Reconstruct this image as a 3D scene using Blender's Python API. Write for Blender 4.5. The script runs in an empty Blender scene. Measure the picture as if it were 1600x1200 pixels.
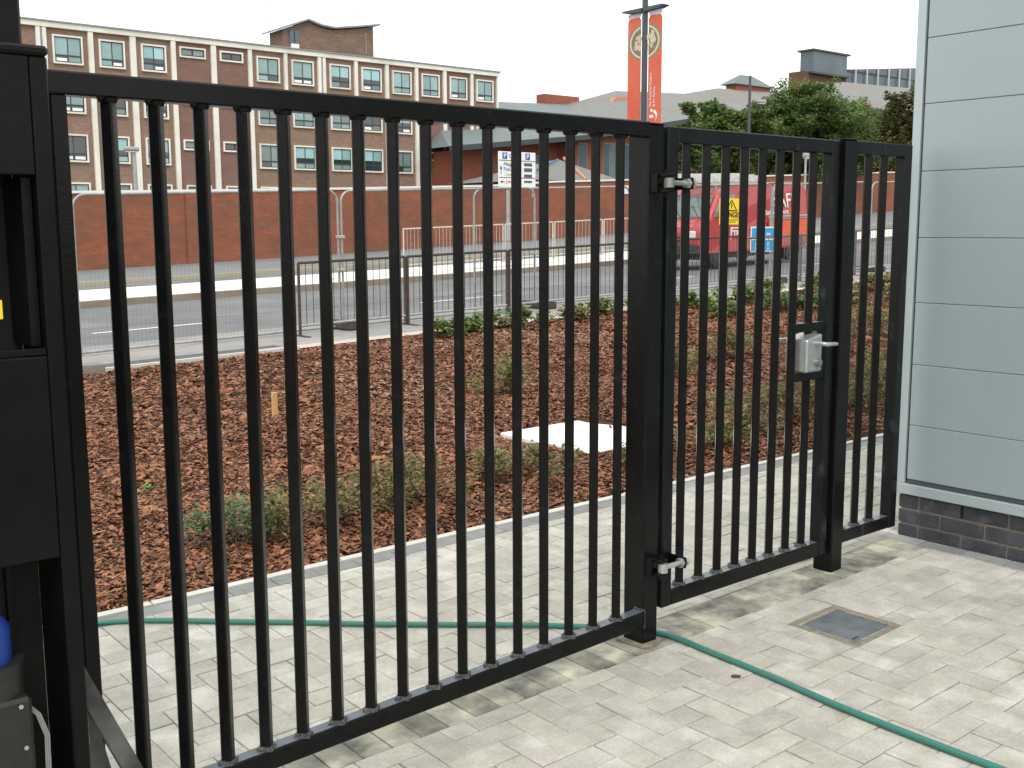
import bpy, bmesh, math, random
import numpy as np
from mathutils import Vector, Matrix
random.seed(7); rng = np.random.default_rng(7)
S = bpy.context.scene
COL = S.collection
R_ = math.radians

# ------------------------------------------------------------------ camera
cd = bpy.data.cameras.new("camera"); cam = bpy.data.objects.new("camera", cd); COL.objects.link(cam)
RW = ((0.766349118295703, -0.0940069578397168, 0.6355090249281439),
      (-0.6424108717547182, -0.10573384794704306, 0.7590313730338519),
      (-0.0041594156730897025, -0.9899409301953492, -0.1414201328850499))
M = Matrix(((RW[0][0], -RW[0][1], -RW[0][2], -3.0033),
            (RW[1][0], -RW[1][1], -RW[1][2], -2.7171),
            (RW[2][0], -RW[2][1], -RW[2][2], 1.585), (0, 0, 0, 1)))
cam.matrix_world = M
cd.sensor_width = 36; cd.lens = 36 * 1700 / 1600; cd.clip_start = .05; cd.clip_end = 3000
S.camera = cam

# ------------------------------------------------------------------ world, sun, exposure
W = bpy.data.worlds.new("World"); S.world = W; W.use_nodes = True
wt = W.node_tree; wt.nodes.clear()
wo = wt.nodes.new("ShaderNodeOutputWorld"); bg = wt.nodes.new("ShaderNodeBackground")
sky = wt.nodes.new("ShaderNodeTexSky"); sky.sky_type = 'NISHITA'; sky.sun_disc = False
SUN_EL, SUN_AZ = 52, 215          # compass: degrees clockwise from +Y
sky.sun_elevation = R_(SUN_EL); sky.sun_rotation = R_(SUN_AZ)
sky.air_density = 1.5; sky.dust_density = 4; sky.ozone_density = 1
mx = wt.nodes.new("ShaderNodeMix"); mx.data_type = 'RGBA'; mx.inputs[0].default_value = .9
mx.inputs[7].default_value = (10.6, 10.75, 10.5, 1)     # bright cloud deck, same units as the sky texture
wt.links.new(sky.outputs[0], mx.inputs[6]); wt.links.new(mx.outputs[2], bg.inputs[0])
bg.inputs[1].default_value = .115
wt.links.new(bg.outputs[0], wo.inputs[0])
sl = bpy.data.lights.new("sun", 'SUN'); sl.energy = 1.0; sl.angle = R_(18); sl.color = (1, .965, .91)
so = bpy.data.objects.new("sun", sl); COL.objects.link(so)
dv = Vector((math.sin(R_(SUN_AZ)) * math.cos(R_(SUN_EL)), math.cos(R_(SUN_AZ)) * math.cos(R_(SUN_EL)), math.sin(R_(SUN_EL))))
so.rotation_euler = dv.to_track_quat('Z', 'Y').to_euler()
so.location = (0, 0, 30)
S.view_settings.view_transform = 'Standard'; S.view_settings.look = 'None'
S.view_settings.exposure = .45; S.view_settings.gamma = 1

# ------------------------------------------------------------------ helpers
def G(x):            # the whole site climbs gently to the right
    return .03 * x + .00025 * min(max(x - 8, 0), 32) ** 2 + .016 * max(0, x - 40)

def nodes(m):
    m.use_nodes = True
    return m.node_tree, m.node_tree.nodes["Principled BSDF"]

def mat(name, c1, c2=None, rough=.7, scale=8, detail=5, bump=0, bscale=None, metal=0, island=0, spec=.5,
        c3=None, s3=1.5, t3=(.5, .65), obj_rand=0, stretch=None, coat=0, sat=0, fine=0, fscale=90, trans=0, sky_sheen=None):
    """noise-mixed base colour c1..c2, optional second stain colour c3, optional per-piece value change"""
    m = bpy.data.materials.new(name); t, b = nodes(m); N, L = t.nodes, t.links
    b.inputs["Roughness"].default_value = rough; b.inputs["Metallic"].default_value = metal
    b.inputs["Specular IOR Level"].default_value = spec
    if coat: b.inputs["Coat Weight"].default_value = coat; b.inputs["Coat Roughness"].default_value = .08
    tc = N.new("ShaderNodeTexCoord"); geo = N.new("ShaderNodeNewGeometry")
    src = geo.outputs["Position"]
    if stretch:
        mp = N.new("ShaderNodeMapping"); mp.inputs["Scale"].default_value = stretch; L.new(src, mp.inputs[0]); src = mp.outputs[0]
    nz = N.new("ShaderNodeTexNoise"); nz.inputs["Scale"].default_value = scale; nz.inputs["Detail"].default_value = detail
    nz.inputs["Roughness"].default_value = .65; L.new(src, nz.inputs["Vector"])
    cr = N.new("ShaderNodeValToRGB"); cr.color_ramp.elements[0].position = .32; cr.color_ramp.elements[1].position = .68
    cr.color_ramp.elements[0].color = (*c1, 1); cr.color_ramp.elements[1].color = (*(c2 or c1), 1)
    L.new(nz.outputs["Fac"], cr.inputs[0]); out = cr.outputs[0]
    if c3:
        n3 = N.new("ShaderNodeTexNoise"); n3.inputs["Scale"].default_value = s3; n3.inputs["Detail"].default_value = 6
        L.new(src, n3.inputs["Vector"])
        mr = N.new("ShaderNodeMapRange"); mr.inputs[1].default_value = t3[0]; mr.inputs[2].default_value = t3[1]
        L.new(n3.outputs["Fac"], mr.inputs[0])
        mm = N.new("ShaderNodeMix"); mm.data_type = 'RGBA'; L.new(mr.outputs[0], mm.inputs[0])
        L.new(out, mm.inputs[6]); mm.inputs[7].default_value = (*c3, 1); out = mm.outputs[2]
    if fine:
        nf = N.new("ShaderNodeTexNoise"); nf.inputs["Scale"].default_value = fscale; nf.inputs["Detail"].default_value = 8; nf.inputs["Roughness"].default_value = .8
        L.new(src, nf.inputs["Vector"]); mf = N.new("ShaderNodeMapRange"); mf.inputs[1].default_value = .3; mf.inputs[2].default_value = .7
        mf.inputs[3].default_value = 1 - fine; mf.inputs[4].default_value = 1 + fine; L.new(nf.outputs["Fac"], mf.inputs[0])
        hf = N.new("ShaderNodeHueSaturation"); L.new(mf.outputs[0], hf.inputs["Value"]); L.new(out, hf.inputs["Color"]); out = hf.outputs[0]
    if island or obj_rand:
        ad = N.new("ShaderNodeMath"); ad.operation = 'ADD'; L.new(geo.outputs["Random Per Island"], ad.inputs[0])
        oi = N.new("ShaderNodeObjectInfo"); L.new(oi.outputs["Random"], ad.inputs[1])
        fr = N.new("ShaderNodeMath"); fr.operation = 'FRACT'; L.new(ad.outputs[0], fr.inputs[0])
        a = island or obj_rand
        mr = N.new("ShaderNodeMapRange"); mr.inputs[3].default_value = 1 - a; mr.inputs[4].default_value = 1 + a
        L.new(fr.outputs[0], mr.inputs[0])
        hs = N.new("ShaderNodeHueSaturation"); L.new(mr.outputs[0], hs.inputs["Value"]); L.new(out, hs.inputs["Color"])
        if sat:
            f2 = N.new("ShaderNodeMath"); f2.operation = 'MULTIPLY'; f2.inputs[1].default_value = 7.31; L.new(ad.outputs[0], f2.inputs[0])
            f3 = N.new("ShaderNodeMath"); f3.operation = 'FRACT'; L.new(f2.outputs[0], f3.inputs[0])
            m2 = N.new("ShaderNodeMapRange"); m2.inputs[3].default_value = .5 - sat; m2.inputs[4].default_value = .5 + sat
            L.new(f3.outputs[0], m2.inputs[0]); L.new(m2.outputs[0], hs.inputs["Hue"])
        out = hs.outputs[0]
    if sky_sheen:  # sky reflection painted into the base colour of upward faces
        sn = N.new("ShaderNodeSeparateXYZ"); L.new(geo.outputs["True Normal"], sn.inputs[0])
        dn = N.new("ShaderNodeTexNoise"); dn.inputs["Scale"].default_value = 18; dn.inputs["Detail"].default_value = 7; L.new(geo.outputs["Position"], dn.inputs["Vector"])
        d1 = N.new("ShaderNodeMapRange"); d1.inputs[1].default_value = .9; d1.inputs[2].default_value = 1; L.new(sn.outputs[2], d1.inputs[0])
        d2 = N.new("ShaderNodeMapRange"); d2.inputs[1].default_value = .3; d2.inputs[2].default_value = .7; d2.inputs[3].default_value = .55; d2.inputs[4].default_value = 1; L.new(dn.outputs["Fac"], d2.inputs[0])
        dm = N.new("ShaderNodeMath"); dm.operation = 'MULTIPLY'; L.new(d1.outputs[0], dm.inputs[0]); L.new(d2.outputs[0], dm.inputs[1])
        dx = N.new("ShaderNodeMix"); dx.data_type = 'RGBA'; L.new(dm.outputs[0], dx.inputs[0]); L.new(out, dx.inputs[6]); dx.inputs[7].default_value = (*sky_sheen, 1); out = dx.outputs[2]
    L.new(out, b.inputs["Base Color"])
    if trans:
        tr = N.new("ShaderNodeBsdfTranslucent"); L.new(out, tr.inputs[0]); ms = N.new("ShaderNodeMixShader"); ms.inputs[0].default_value = trans
        L.new(b.outputs[0], ms.inputs[1]); L.new(tr.outputs[0], ms.inputs[2]); L.new(ms.outputs[0], N["Material Output"].inputs[0])
    if bump:
        nb = N.new("ShaderNodeTexNoise"); nb.inputs["Scale"].default_value = bscale or scale * 6; nb.inputs["Detail"].default_value = 6
        L.new(src, nb.inputs["Vector"])
        bu = N.new("ShaderNodeBump"); bu.inputs["Strength"].default_value = bump; bu.inputs["Distance"].default_value = .01
        L.new(nb.outputs["Fac"], bu.inputs["Height"]); L.new(bu.outputs[0], b.inputs["Normal"])
    return m

def brick_mat(name, c1, c2, c3, mortar, bw=.225, bh=.075, ms=.012, rough=.85, axis='XZ', stain=.35):
    m = bpy.data.materials.new(name); t, b = nodes(m); N, L = t.nodes, t.links
    b.inputs["Roughness"].default_value = rough; b.inputs["Specular IOR Level"].default_value = .2
    geo = N.new("ShaderNodeNewGeometry"); sp = N.new("ShaderNodeSeparateXYZ"); L.new(geo.outputs["Position"], sp.inputs[0])
    ad = N.new("ShaderNodeMath"); ad.operation = 'ADD'; L.new(sp.outputs[0], ad.inputs[0]); L.new(sp.outputs[1], ad.inputs[1])
    cb = N.new("ShaderNodeCombineXYZ"); L.new(ad.outputs[0], cb.inputs[0]); L.new(sp.outputs[2], cb.inputs[1])
    br = N.new("ShaderNodeTexBrick"); br.inputs["Scale"].default_value = 1; br.inputs["Brick Width"].default_value = bw
    br.inputs["Row Height"].default_value = bh; br.inputs["Mortar Size"].default_value = ms; br.inputs["Bias"].default_value = 0
    br.inputs["Color1"].default_value = (*c1, 1); br.inputs["Color2"].default_value = (*c2, 1); br.inputs["Mortar"].default_value = (*mortar, 1)
    L.new(cb.outputs[0], br.inputs[0])
    nz = N.new("ShaderNodeTexNoise"); nz.inputs["Scale"].default_value = .55; nz.inputs["Detail"].default_value = 9; nz.inputs["Roughness"].default_value = .75
    mp = N.new("ShaderNodeMapping"); mp.inputs["Scale"].default_value = (1, 1, 2.2); L.new(geo.outputs["Position"], mp.inputs[0]); L.new(mp.outputs[0], nz.inputs[0])
    mr = N.new("ShaderNodeMapRange"); mr.inputs[1].default_value = .42; mr.inputs[2].default_value = .62; mr.inputs[4].default_value = stain * 2; L.new(nz.outputs["Fac"], mr.inputs[0])
    mm = N.new("ShaderNodeMix"); mm.data_type = 'RGBA'; L.new(mr.outputs[0], mm.inputs[0]); L.new(br.outputs[0], mm.inputs[6]); mm.inputs[7].default_value = (*c3, 1)
    L.new(mm.outputs[2], b.inputs["Base Color"])
    bu = N.new("ShaderNodeBump"); bu.inputs["Strength"].default_value = .4; bu.invert = True; L.new(br.outputs["Fac"], bu.inputs["Height"]); L.new(bu.outputs[0], b.inputs["Normal"])
    return m

def glass_mat(name, col, rough=.12, spec=.6):
    return mat(name, col, tuple(c * .8 for c in col), rough=rough, scale=1.2, spec=spec, obj_rand=.18)

class MB:
    def __init__(s): s.v = []; s.f = []; s.mi = []; s.smooth = []
    def add(s, vs, fs, m=0, smooth=False):
        o = len(s.v); s.v += [tuple(v) for v in vs]
        for f in fs: s.f.append(tuple(i + o for i in f)); s.mi.append(m); s.smooth.append(smooth)
    def box(s, x0, x1, y0, y1, z0, z1, m=0, M=None):
        vs = [(x, y, z) for z in (z0, z1) for y in (y0, y1) for x in (x0, x1)]
        if M is not None: vs = [M @ Vector(v) for v in vs]
        s.add(vs, [(0, 2, 3, 1), (4, 5, 7, 6), (0, 1, 5, 4), (2, 6, 7, 3), (0, 4, 6, 2), (1, 3, 7, 5)], m)
    def cbox(s, x0, x1, y0, y1, z0, z1, c=.003, m=0, M=None):       # chamfered box
        xs = (x0, x1); ys = (y0, y1); zs = (z0, z1); vs = []; idx = {}
        for i in (0, 1):
            for j in (0, 1):
                for k in (0, 1):
                    p = [xs[i], ys[j], zs[k]]; sg = [1 - 2 * i, 1 - 2 * j, 1 - 2 * k]
                    for a in range(3):
                        q = list(p)
                        for bb in range(3):
                            if bb != a: q[bb] += sg[bb] * c
                        idx[i, j, k, a] = len(vs); vs.append(q)
        # vertex (i,j,k,a) lies on the face normal to axis a
        fs = []
        def quad(l): fs.append(tuple(idx[q] for q in l))
        for i in (0, 1):
            l = [(i, 0, 0, 0), (i, 1, 0, 0), (i, 1, 1, 0), (i, 0, 1, 0)]; quad(l if i else l[::-1])
            l = [(0, i, 0, 1), (0, i, 1, 1), (1, i, 1, 1), (1, i, 0, 1)]; quad(l if i else l[::-1])
            l = [(0, 0, i, 2), (1, 0, i, 2), (1, 1, i, 2), (0, 1, i, 2)]; quad(l if i else l[::-1])
        for i in (0, 1):
            for j in (0, 1):
                quad([(i, j, 0, 0), (i, j, 0, 1), (i, j, 1, 1), (i, j, 1, 0)])
                quad([(i, 0, j, 0), (i, 0, j, 2), (i, 1, j, 2), (i, 1, j, 0)])
                quad([(0, i, j, 1), (0, i, j, 2), (1, i, j, 2), (1, i, j, 1)])
                for k in (0, 1): fs.append((idx[i, j, k, 0], idx[i, j, k, 1], idx[i, j, k, 2]))
        if M is not None: vs = [M @ Vector(v) for v in vs]
        s.add(vs, fs, m)
    def tube(s, pts, r, n=8, m=0, cap=True, smooth=True):
        pts = [Vector(p) for p in pts]; rs = r if isinstance(r, (list, tuple)) else [r] * len(pts)
        vs = []; prev = None
        for i, p in enumerate(pts):
            d = (pts[min(i + 1, len(pts) - 1)] - pts[max(i - 1, 0)]).normalized()
            if prev is None:
                a = Vector((0, 0, 1)) if abs(d.z) < .9 else Vector((1, 0, 0))
                u = d.cross(a).normalized()
            else:
                u = (prev - d * prev.dot(d)).normalized()
            prev = u; w = d.cross(u)
            for k in range(n):
                an = 2 * math.pi * k / n
                vs.append(p + (u * math.cos(an) + w * math.sin(an)) * rs[i])
        fs = []
        for i in range(len(pts) - 1):
            for k in range(n):
                a = i * n + k; b = i * n + (k + 1) % n
                fs.append((a, b, b + n, a + n))
        s.add(vs, fs, m, smooth)
        if cap:
            o = (len(pts) - 1) * n
            s.add(vs[:n], [tuple(range(n))[::-1]], m); s.add(vs[o:], [tuple(range(n))], m)
    def prism(s, poly, axis, a0, a1, m=0):     # poly in the two other axes
        n = len(poly); vs = []
        for a in (a0, a1):
            for p in poly:
                vs.append({'x': (a, p[0], p[1]), 'y': (p[0], a, p[1]), 'z': (p[0], p[1], a)}[axis])
        fs = [tuple(range(n)), tuple(range(2 * n - 1, n - 1, -1))]
        for i in range(n): j = (i + 1) % n; fs.append((i, i + n, j + n, j))
        s.add(vs, fs, m)
    def mesh(s, name, mats, fix=True):
        me = bpy.data.meshes.new(name); me.from_pydata(s.v, [], s.f)
        for m in (mats if isinstance(mats, (list, tuple)) else [mats]): me.materials.append(m)
        me.polygons.foreach_set("material_index", s.mi); me.polygons.foreach_set("use_smooth", s.smooth)
        if fix:
            b = bmesh.new(); b.from_mesh(me); bmesh.ops.recalc_face_normals(b, faces=b.faces); b.to_mesh(me); b.free()
        me.update(); return me
    def build(s, name, mats, parent=None, loc=(0, 0, 0), rz=0, fix=True):
        return ob(name, s.mesh(name, mats, fix), parent, loc, rz)

def ob(name, me, parent=None, loc=(0, 0, 0), rz=0):
    o = bpy.data.objects.new(name, me); COL.objects.link(o); o.location = loc; o.rotation_euler = (0, 0, rz)
    if parent: o.parent = parent
    return o
def tag(o, label=None, cat=None, group=None, kind=None):
    if label: o["label"] = label
    if cat: o["category"] = cat
    if group: o["group"] = group
    if kind: o["kind"] = kind
    return o
def thing(name, label, cat, loc=(0, 0, 0), rz=0, group=None):
    return tag(ob(name, None, None, loc, rz), label, cat, group)
def copy_tree(o, parent=None):
    c = o.copy(); COL.objects.link(c); c.parent = parent
    for ch in o.children: copy_tree(ch, c)
    return c
def box1(name, m, parent, *a, c=0):
    b = MB(); (b.cbox(*a, c=c) if c else b.box(*a)); return b.build(name, m, parent)
def text(s, size, m, parent, loc, rot, name="lettering", depth=.004, align='LEFT', sx=1, space=1):
    cu = bpy.data.curves.new(name, 'FONT'); cu.body = s; cu.size = size; cu.extrude = depth; cu.align_x = align; cu.space_character = space
    t = bpy.data.objects.new("t", cu); COL.objects.link(t)
    me = bpy.data.meshes.new_from_object(t.evaluated_get(bpy.context.evaluated_depsgraph_get()))
    bpy.data.objects.remove(t); bpy.data.curves.remove(cu)
    me.materials.clear(); me.materials.append(m)
    o = ob(name, me, parent, loc); o.rotation_euler = rot; o.scale = (sx, 1, 1); return o

# ------------------------------------------------------------------ materials
BLACK = mat("black_gloss_paint", (.0042, .0048, .005), (.0075, .0078, .0078), rough=.2, scale=14, bump=.05, bscale=120, c3=(.014, .014, .0135), s3=25, t3=(.6, .78), spec=.17, sky_sheen=(.115, .135, .165))  # last colour is the painted sky reflection on rail tops
BLACK2 = mat("black_satin_paint", (.0032, .0034, .0034), (.006, .006, .006), rough=.34, scale=9, bump=.06, bscale=90, spec=.15)
SCUFF = mat("scuffed_black_paint", (.0048, .0058, .0062), (.009, .0105, .0105), rough=.26, scale=10, bump=.06, bscale=150, c3=(.045, .055, .056), s3=16, t3=(.6, .82), spec=.2, stretch=(1, 1, .45), sky_sheen=(.115, .135, .165))
DARKIN = mat("unlit_black_interior", (.004, .004, .004), rough=.8)
WELD = mat("weld_bead", (.006, .006, .007), (.12, .12, .115), rough=.3, scale=110, metal=.35, bump=.6, bscale=300, c3=(.2, .10, .03), s3=11, t3=(.64, .70))
GALV = mat("galvanised_steel", (.42, .43, .43), (.60, .61, .60), rough=.38, scale=30, metal=.7, c3=(.3, .29, .27), s3=9)
GALVD = mat("dull_galvanised_tube", (.27, .285, .285), (.40, .415, .415), rough=.5, scale=12, metal=.35)
SILVER = mat("brushed_silver_lock", (.36, .38, .38), (.46, .47, .47), rough=.35, scale=40, metal=.6)
RUSTY = mat("rusty_brown_barrier_steel", (.045, .032, .027), (.09, .06, .048), rough=.7, scale=14, metal=.1)
GREYB = mat("grey_barrier_steel", (.10, .105, .105), (.16, .165, .16), rough=.55, scale=14, metal=.2)
FARB = mat("cream_grey_guardrail_paint", (.42, .40, .37), (.52, .50, .46), rough=.6, scale=5)
PAVER = mat("pale_grey_concrete_paver", (.39, .370, .322), (.53, .508, .452), rough=.85, scale=9, detail=9, bump=.45, bscale=230, c3=(.62, .595, .55), s3=5.5, t3=(.54, .74), island=.095, sat=.02, spec=.25, fine=.20)
SOLD = mat("mottled_edging_paver", (.085, .09, .09), (.50, .475, .37), rough=.8, scale=5.2, detail=3, bump=.25, bscale=260, island=.25, spec=.3, fine=.15)
CHAR = mat("charcoal_block", (.21, .215, .215), (.29, .29, .29), rough=.85, scale=9, bump=.25, bscale=220, island=.15, spec=.3)
PALEK = mat("pale_concrete_kerb", (.52, .51, .47), (.62, .61, .57), rough=.85, scale=6, bump=.2, bscale=150, spec=.3)
JOINT = mat("sand_joint_bed", (.06, .052, .042), (.15, .13, .105), rough=.95, scale=20, spec=.1)
SLABW = mat("white_concrete_cover", (.80, .80, .78), (.86, .86, .85), rough=.8, scale=5, spec=.3)
MULCH = mat("dark_mulch_soil", (.05, .022, .013), (.11, .052, .03), rough=.95, scale=22, bump=1, bscale=60, spec=.1)
CHIP = mat("bark_chip", (.155, .055, .023), (.265, .110, .050), rough=.68, scale=60, island=.75, sat=.014, c3=(.26, .155, .095), s3=.55, t3=(.52, .76), spec=.4)
STRAW = mat("pale_wood_splinter", (.48, .36, .22), (.55, .43, .28), rough=.8, island=.3)
TARM = mat("grey_tarmac_road", (.125, .13, .135), (.17, .175, .18), rough=.85, scale=2.2, bump=.35, bscale=90, c3=(.20, .202, .202), s3=.35, spec=.3)
TARMD = mat("dark_fresh_tarmac", (.075, .078, .078), (.11, .112, .11), rough=.9, scale=6, bump=.3, bscale=120)
PAVE = mat("grey_pavement", (.22, .217, .21), (.29, .282, .27), rough=.88, scale=3, bump=.2, bscale=80, c3=(.34, .30, .275), s3=.8)
PAVFAR = mat("far_grey_pavement", (.15, .16, .165), (.19, .20, .205), rough=.9, scale=1.2)
PINKP = mat("pinkish_path_edging", (.46, .37, .31), (.56, .48, .42), rough=.9, scale=3)
MEDIAN = mat("bright_concrete_median", (.70, .69, .63), (.82, .81, .75), rough=.85, scale=1.5)
KERBB = mat("brown_kerb_face", (.20, .155, .12), (.27, .22, .175), rough=.9, scale=2)
KERBY = mat("yellowish_kerb_line", (.36, .32, .22), (.40, .36, .27), rough=.9, scale=2)
WHITEP = mat("white_road_paint", (.72, .72, .70), (.8, .8, .78), rough=.7, scale=9)
GRASSY = mat("dull_far_ground", (.10, .11, .07), (.16, .16, .12), rough=.95, scale=.2)
FAC = brick_mat("brown_multi_brick", (.25, .13, .098), (.33, .195, .145), (.215, .165, .115), (.24, .20, .17), bw=.3, bh=.1, ms=.012, stain=.4)
FACR = brick_mat("reddish_brown_brick", (.22, .10, .08), (.26, .125, .10), (.18, .10, .08), (.21, .16, .14), bw=.3, bh=.1, ms=.02, stain=.3)
PENT = brick_mat("dark_brown_penthouse_brick", (.17, .095, .065), (.22, .13, .09), (.14, .10, .075), (.24, .2, .17), bw=.5, bh=.17, ms=.02)
REDW = brick_mat("orange_red_wall_brick", (.29, .078, .038), (.36, .108, .05), (.16, .078, .05), (.19, .10, .07), bw=.24, bh=.08, ms=.011, stain=.42)
REDB = brick_mat("red_gallery_brick", (.28, .075, .042), (.33, .10, .055), (.22, .07, .048), (.3, .15, .11), bw=.3, bh=.1, ms=.012, stain=.3)
WHITE = mat("cream_white_concrete", (.72, .70, .63), (.80, .78, .71), rough=.75, scale=1.2, c3=(.66, .64, .57), s3=.5)
COPING = mat("pale_coping", (.66, .66, .63), (.76, .76, .74), rough=.8, scale=2)
LEADG = mat("grey_metal_coping", (.22, .24, .25), (.28, .3, .31), rough=.6, scale=2)
FRAME = mat("dark_window_frame", (.03, .036, .036), (.045, .05, .05), rough=.45)
TEAL = glass_mat("glass_over_teal_blind", (.27, .42, .43))
TEAL2 = glass_mat("glass_over_bright_blind", (.33, .56, .58))
WIRE = mat("dull_mesh_wire", (.13, .13, .13), rough=.6)
DGLASS = glass_mat("dark_window_glass", (.035, .05, .055), rough=.05, spec=1)
MGLASS = glass_mat("mid_grey_window_glass", (.20, .27, .28))
BRIGHTG = mat("open_pane_painted_sky", (.85, .86, .86), rough=.15, spec=.8)  # near-white colour stands in for sky reflected in the tilted panes
SLATE = mat("grey_slate_roof", (.15, .158, .15), (.21, .212, .20), rough=.8, scale=1.6, stretch=(1, 1, 6), c3=(.20, .165, .145), s3=.12, t3=(.55, .7))
SLATEG = mat("green_grey_slate_roof", (.13, .165, .17), (.17, .205, .205), rough=.75, scale=1.4, stretch=(1, 1, 6))
EAVE = mat("dark_green_eave_gutter", (.035, .05, .055), (.05, .065, .07), rough=.5)
ORANGE = mat("orange_hip_tile", (.50, .20, .11), (.56, .25, .15), rough=.8, scale=3)
BLUEG = mat("blue_grey_glazing", (.065, .09, .115), (.10, .13, .155), rough=.3, scale=.3)
CLAD = mat("pale_blue_grey_cladding", (.31, .375, .395), (.33, .40, .42), rough=.36, scale=2.2, metal=.1, bump=.12, bscale=260, c3=(.315, .38, .40), s3=.9, t3=(.4, .6), fine=.035, fscale=500)
TRIM = mat("pale_grey_metal_trim", (.395, .46, .48), (.42, .485, .505), rough=.36, scale=3, metal=.2)
TRIMD = mat("dark_joint_gasket", (.06, .075, .08), rough=.7)
ENGB = mat("blue_black_engineering_brick", (.026, .029, .036), (.065, .069, .080), rough=.5, scale=12, bump=.4, bscale=90, obj_rand=.3, c3=(.13, .12, .12), s3=14, t3=(.62, .8))
MORT = mat("grey_brown_mortar", (.16, .133, .115), (.24, .20, .17), rough=.95, scale=30, bump=.4)
IRON = mat("weathered_cover_plate", (.075, .095, .11), (.165, .19, .205), rough=.7, scale=9, detail=8, bump=.4, bscale=120)
SANDM = mat("sandy_mortar_surround", (.19, .165, .12), (.31, .275, .21), rough=.95, scale=35, bump=.4)
RED = mat("red_van_paint", (.36, .010, .012), (.41, .014, .016), rough=.32, scale=2, coat=.6)
ORRED = mat("orange_red_reflective_band", (.70, .10, .03), rough=.4)
VGLASS = mat("van_glass", (.10, .15, .15), (.16, .21, .20), rough=.08, scale=2, spec=.9)
TYRE = mat("black_rubber", (.012, .012, .012), (.02, .02, .02), rough=.8)
PLAST = mat("black_plastic", (.02, .02, .02), (.03, .03, .03), rough=.55)
GRIM = mat("matt_white_lettering", (.78, .78, .76), rough=.6)
BLK = mat("black_lettering", (.012, .012, .012), rough=.6)
YEL = mat("yellow_sign_face", (.86, .60, .02), (.9, .64, .03), rough=.5)
CYAN = mat("sky_blue_sign_face", (.012, .30, .62), (.015, .33, .66), rough=.45)
NAVY = mat("navy_parking_symbol", (.012, .06, .28), rough=.5)
LILAC = mat("pale_grey_sign_face", (.62, .64, .66), (.68, .70, .72), rough=.5)
DKPATCH = mat("dark_grey_patch", (.07, .075, .08), rough=.6)
BANN = mat("coral_orange_banner", (.58, .095, .05), (.66, .14, .075), rough=.6, scale=.8)
POLE = mat("dark_grey_pole_paint", (.045, .052, .065), (.06, .066, .08), rough=.5)
PEDM = mat("mid_grey_pole_paint", (.30, .31, .31), (.36, .37, .37), rough=.55)
WOODS = mat("pale_pine_stake", (.55, .30, .12), (.66, .40, .18), rough=.75, scale=20, stretch=(4, 4, 1))
BARK = mat("tree_bark", (.06, .045, .03), (.10, .08, .055), rough=.9, scale=6, bump=.6)
LEAFD = mat("mid_green_tree_leaf", (.095, .155, .045), (.17, .25, .08), rough=.6, scale=.7, island=.5, sat=.02, spec=.3, trans=.35)
LEAFY = mat("yellow_green_tree_leaf", (.15, .19, .045), (.23, .26, .08), rough=.6, scale=.8, island=.4, sat=.02, spec=.3, trans=.35)
LEAFB = mat("bronze_green_tree_leaf", (.10, .085, .035), (.14, .15, .05), rough=.6, scale=.9, island=.4, sat=.03, spec=.3, trans=.35)
LSHR = mat("mixed_green_shrub_leaf", (.13, .15, .045), (.27, .24, .09), rough=.55, scale=9, island=.5, sat=.03, spec=.4, trans=.35)
LGC = mat("bright_groundcover_leaf", (.09, .155, .04), (.21, .27, .09), rough=.5, scale=5, island=.55, sat=.02, spec=.4, trans=.35)
LBLUE = mat("blue_green_leaf", (.08, .15, .055), (.16, .24, .10), rough=.5, scale=9, island=.4, sat=.02, trans=.35)
LEAFDARK = mat("dark_twig_leaf", (.02, .03, .018), (.04, .05, .03), rough=.6, island=.4)
MOTB = mat("blue_motor_cap", (.004, .03, .19), (.006, .035, .22), rough=.5, scale=9)
GREYP = mat("grey_motor_casing", (.008, .008, .008), (.016, .016, .015), rough=.55, scale=14)
WIREG = mat("grey_cable", (.22, .22, .21), rough=.5)
STEELD = mat("worn_dark_steel", (.10, .10, .095), (.20, .20, .19), rough=.4, scale=6, metal=.3, c3=(.05, .05, .05), s3=5)
TEALF = mat("teal_plastic_foot", (.03, .28, .2), rough=.6)
PLQ = mat("plaque_white", (.7, .7, .72), rough=.6)

# ------------------------------------------------------------------ ground and roads
def sheet(name, y0, y1, x0, x1, dz, m, step=4.0, label=None, kind='structure'):
    """strip of ground following the climb; y0, y1 numbers or functions of x"""
    f0 = y0 if callable(y0) else (lambda x: y0); f1 = y1 if callable(y1) else (lambda x: y1)
    n = max(1, int((x1 - x0) / step)); b = MB(); vs = []; fs = []
    for i in range(n + 1):
        x = x0 + (x1 - x0) * i / n
        vs += [(x, f0(x), G(x) + dz), (x, f1(x), G(x) + dz)]
    for i in range(n): a = 2 * i; fs.append((a, a + 2, a + 3, a + 1))
    b.add(vs, fs); o = b.build(name, m, fix=False); tag(o, label, None, None, kind); return o
def kerbrun(name, y0, y1, x0, x1, h, m, z0=-.1, step=4.0, kind='structure'):
    n = max(1, int((x1 - x0) / step)); b = MB(); vs = []; fs = []
    for i in range(n + 1):
        x = x0 + (x1 - x0) * i / n; g = G(x)
        vs += [(x, y0, g + z0), (x, y0, g + h), (x, y1, g + h), (x, y1, g + z0)]
    for i in range(n):
        a = 4 * i
        for k in range(3): fs.append((a + k, a + 4 + k, a + 5 + k, a + 1 + k))
    fs += [(0, 1, 2, 3), (4 * n + 3, 4 * n + 2, 4 * n + 1, 4 * n)]
    b.add(vs, fs); o = b.build(name, m); tag(o, kind=kind); return o

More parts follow.
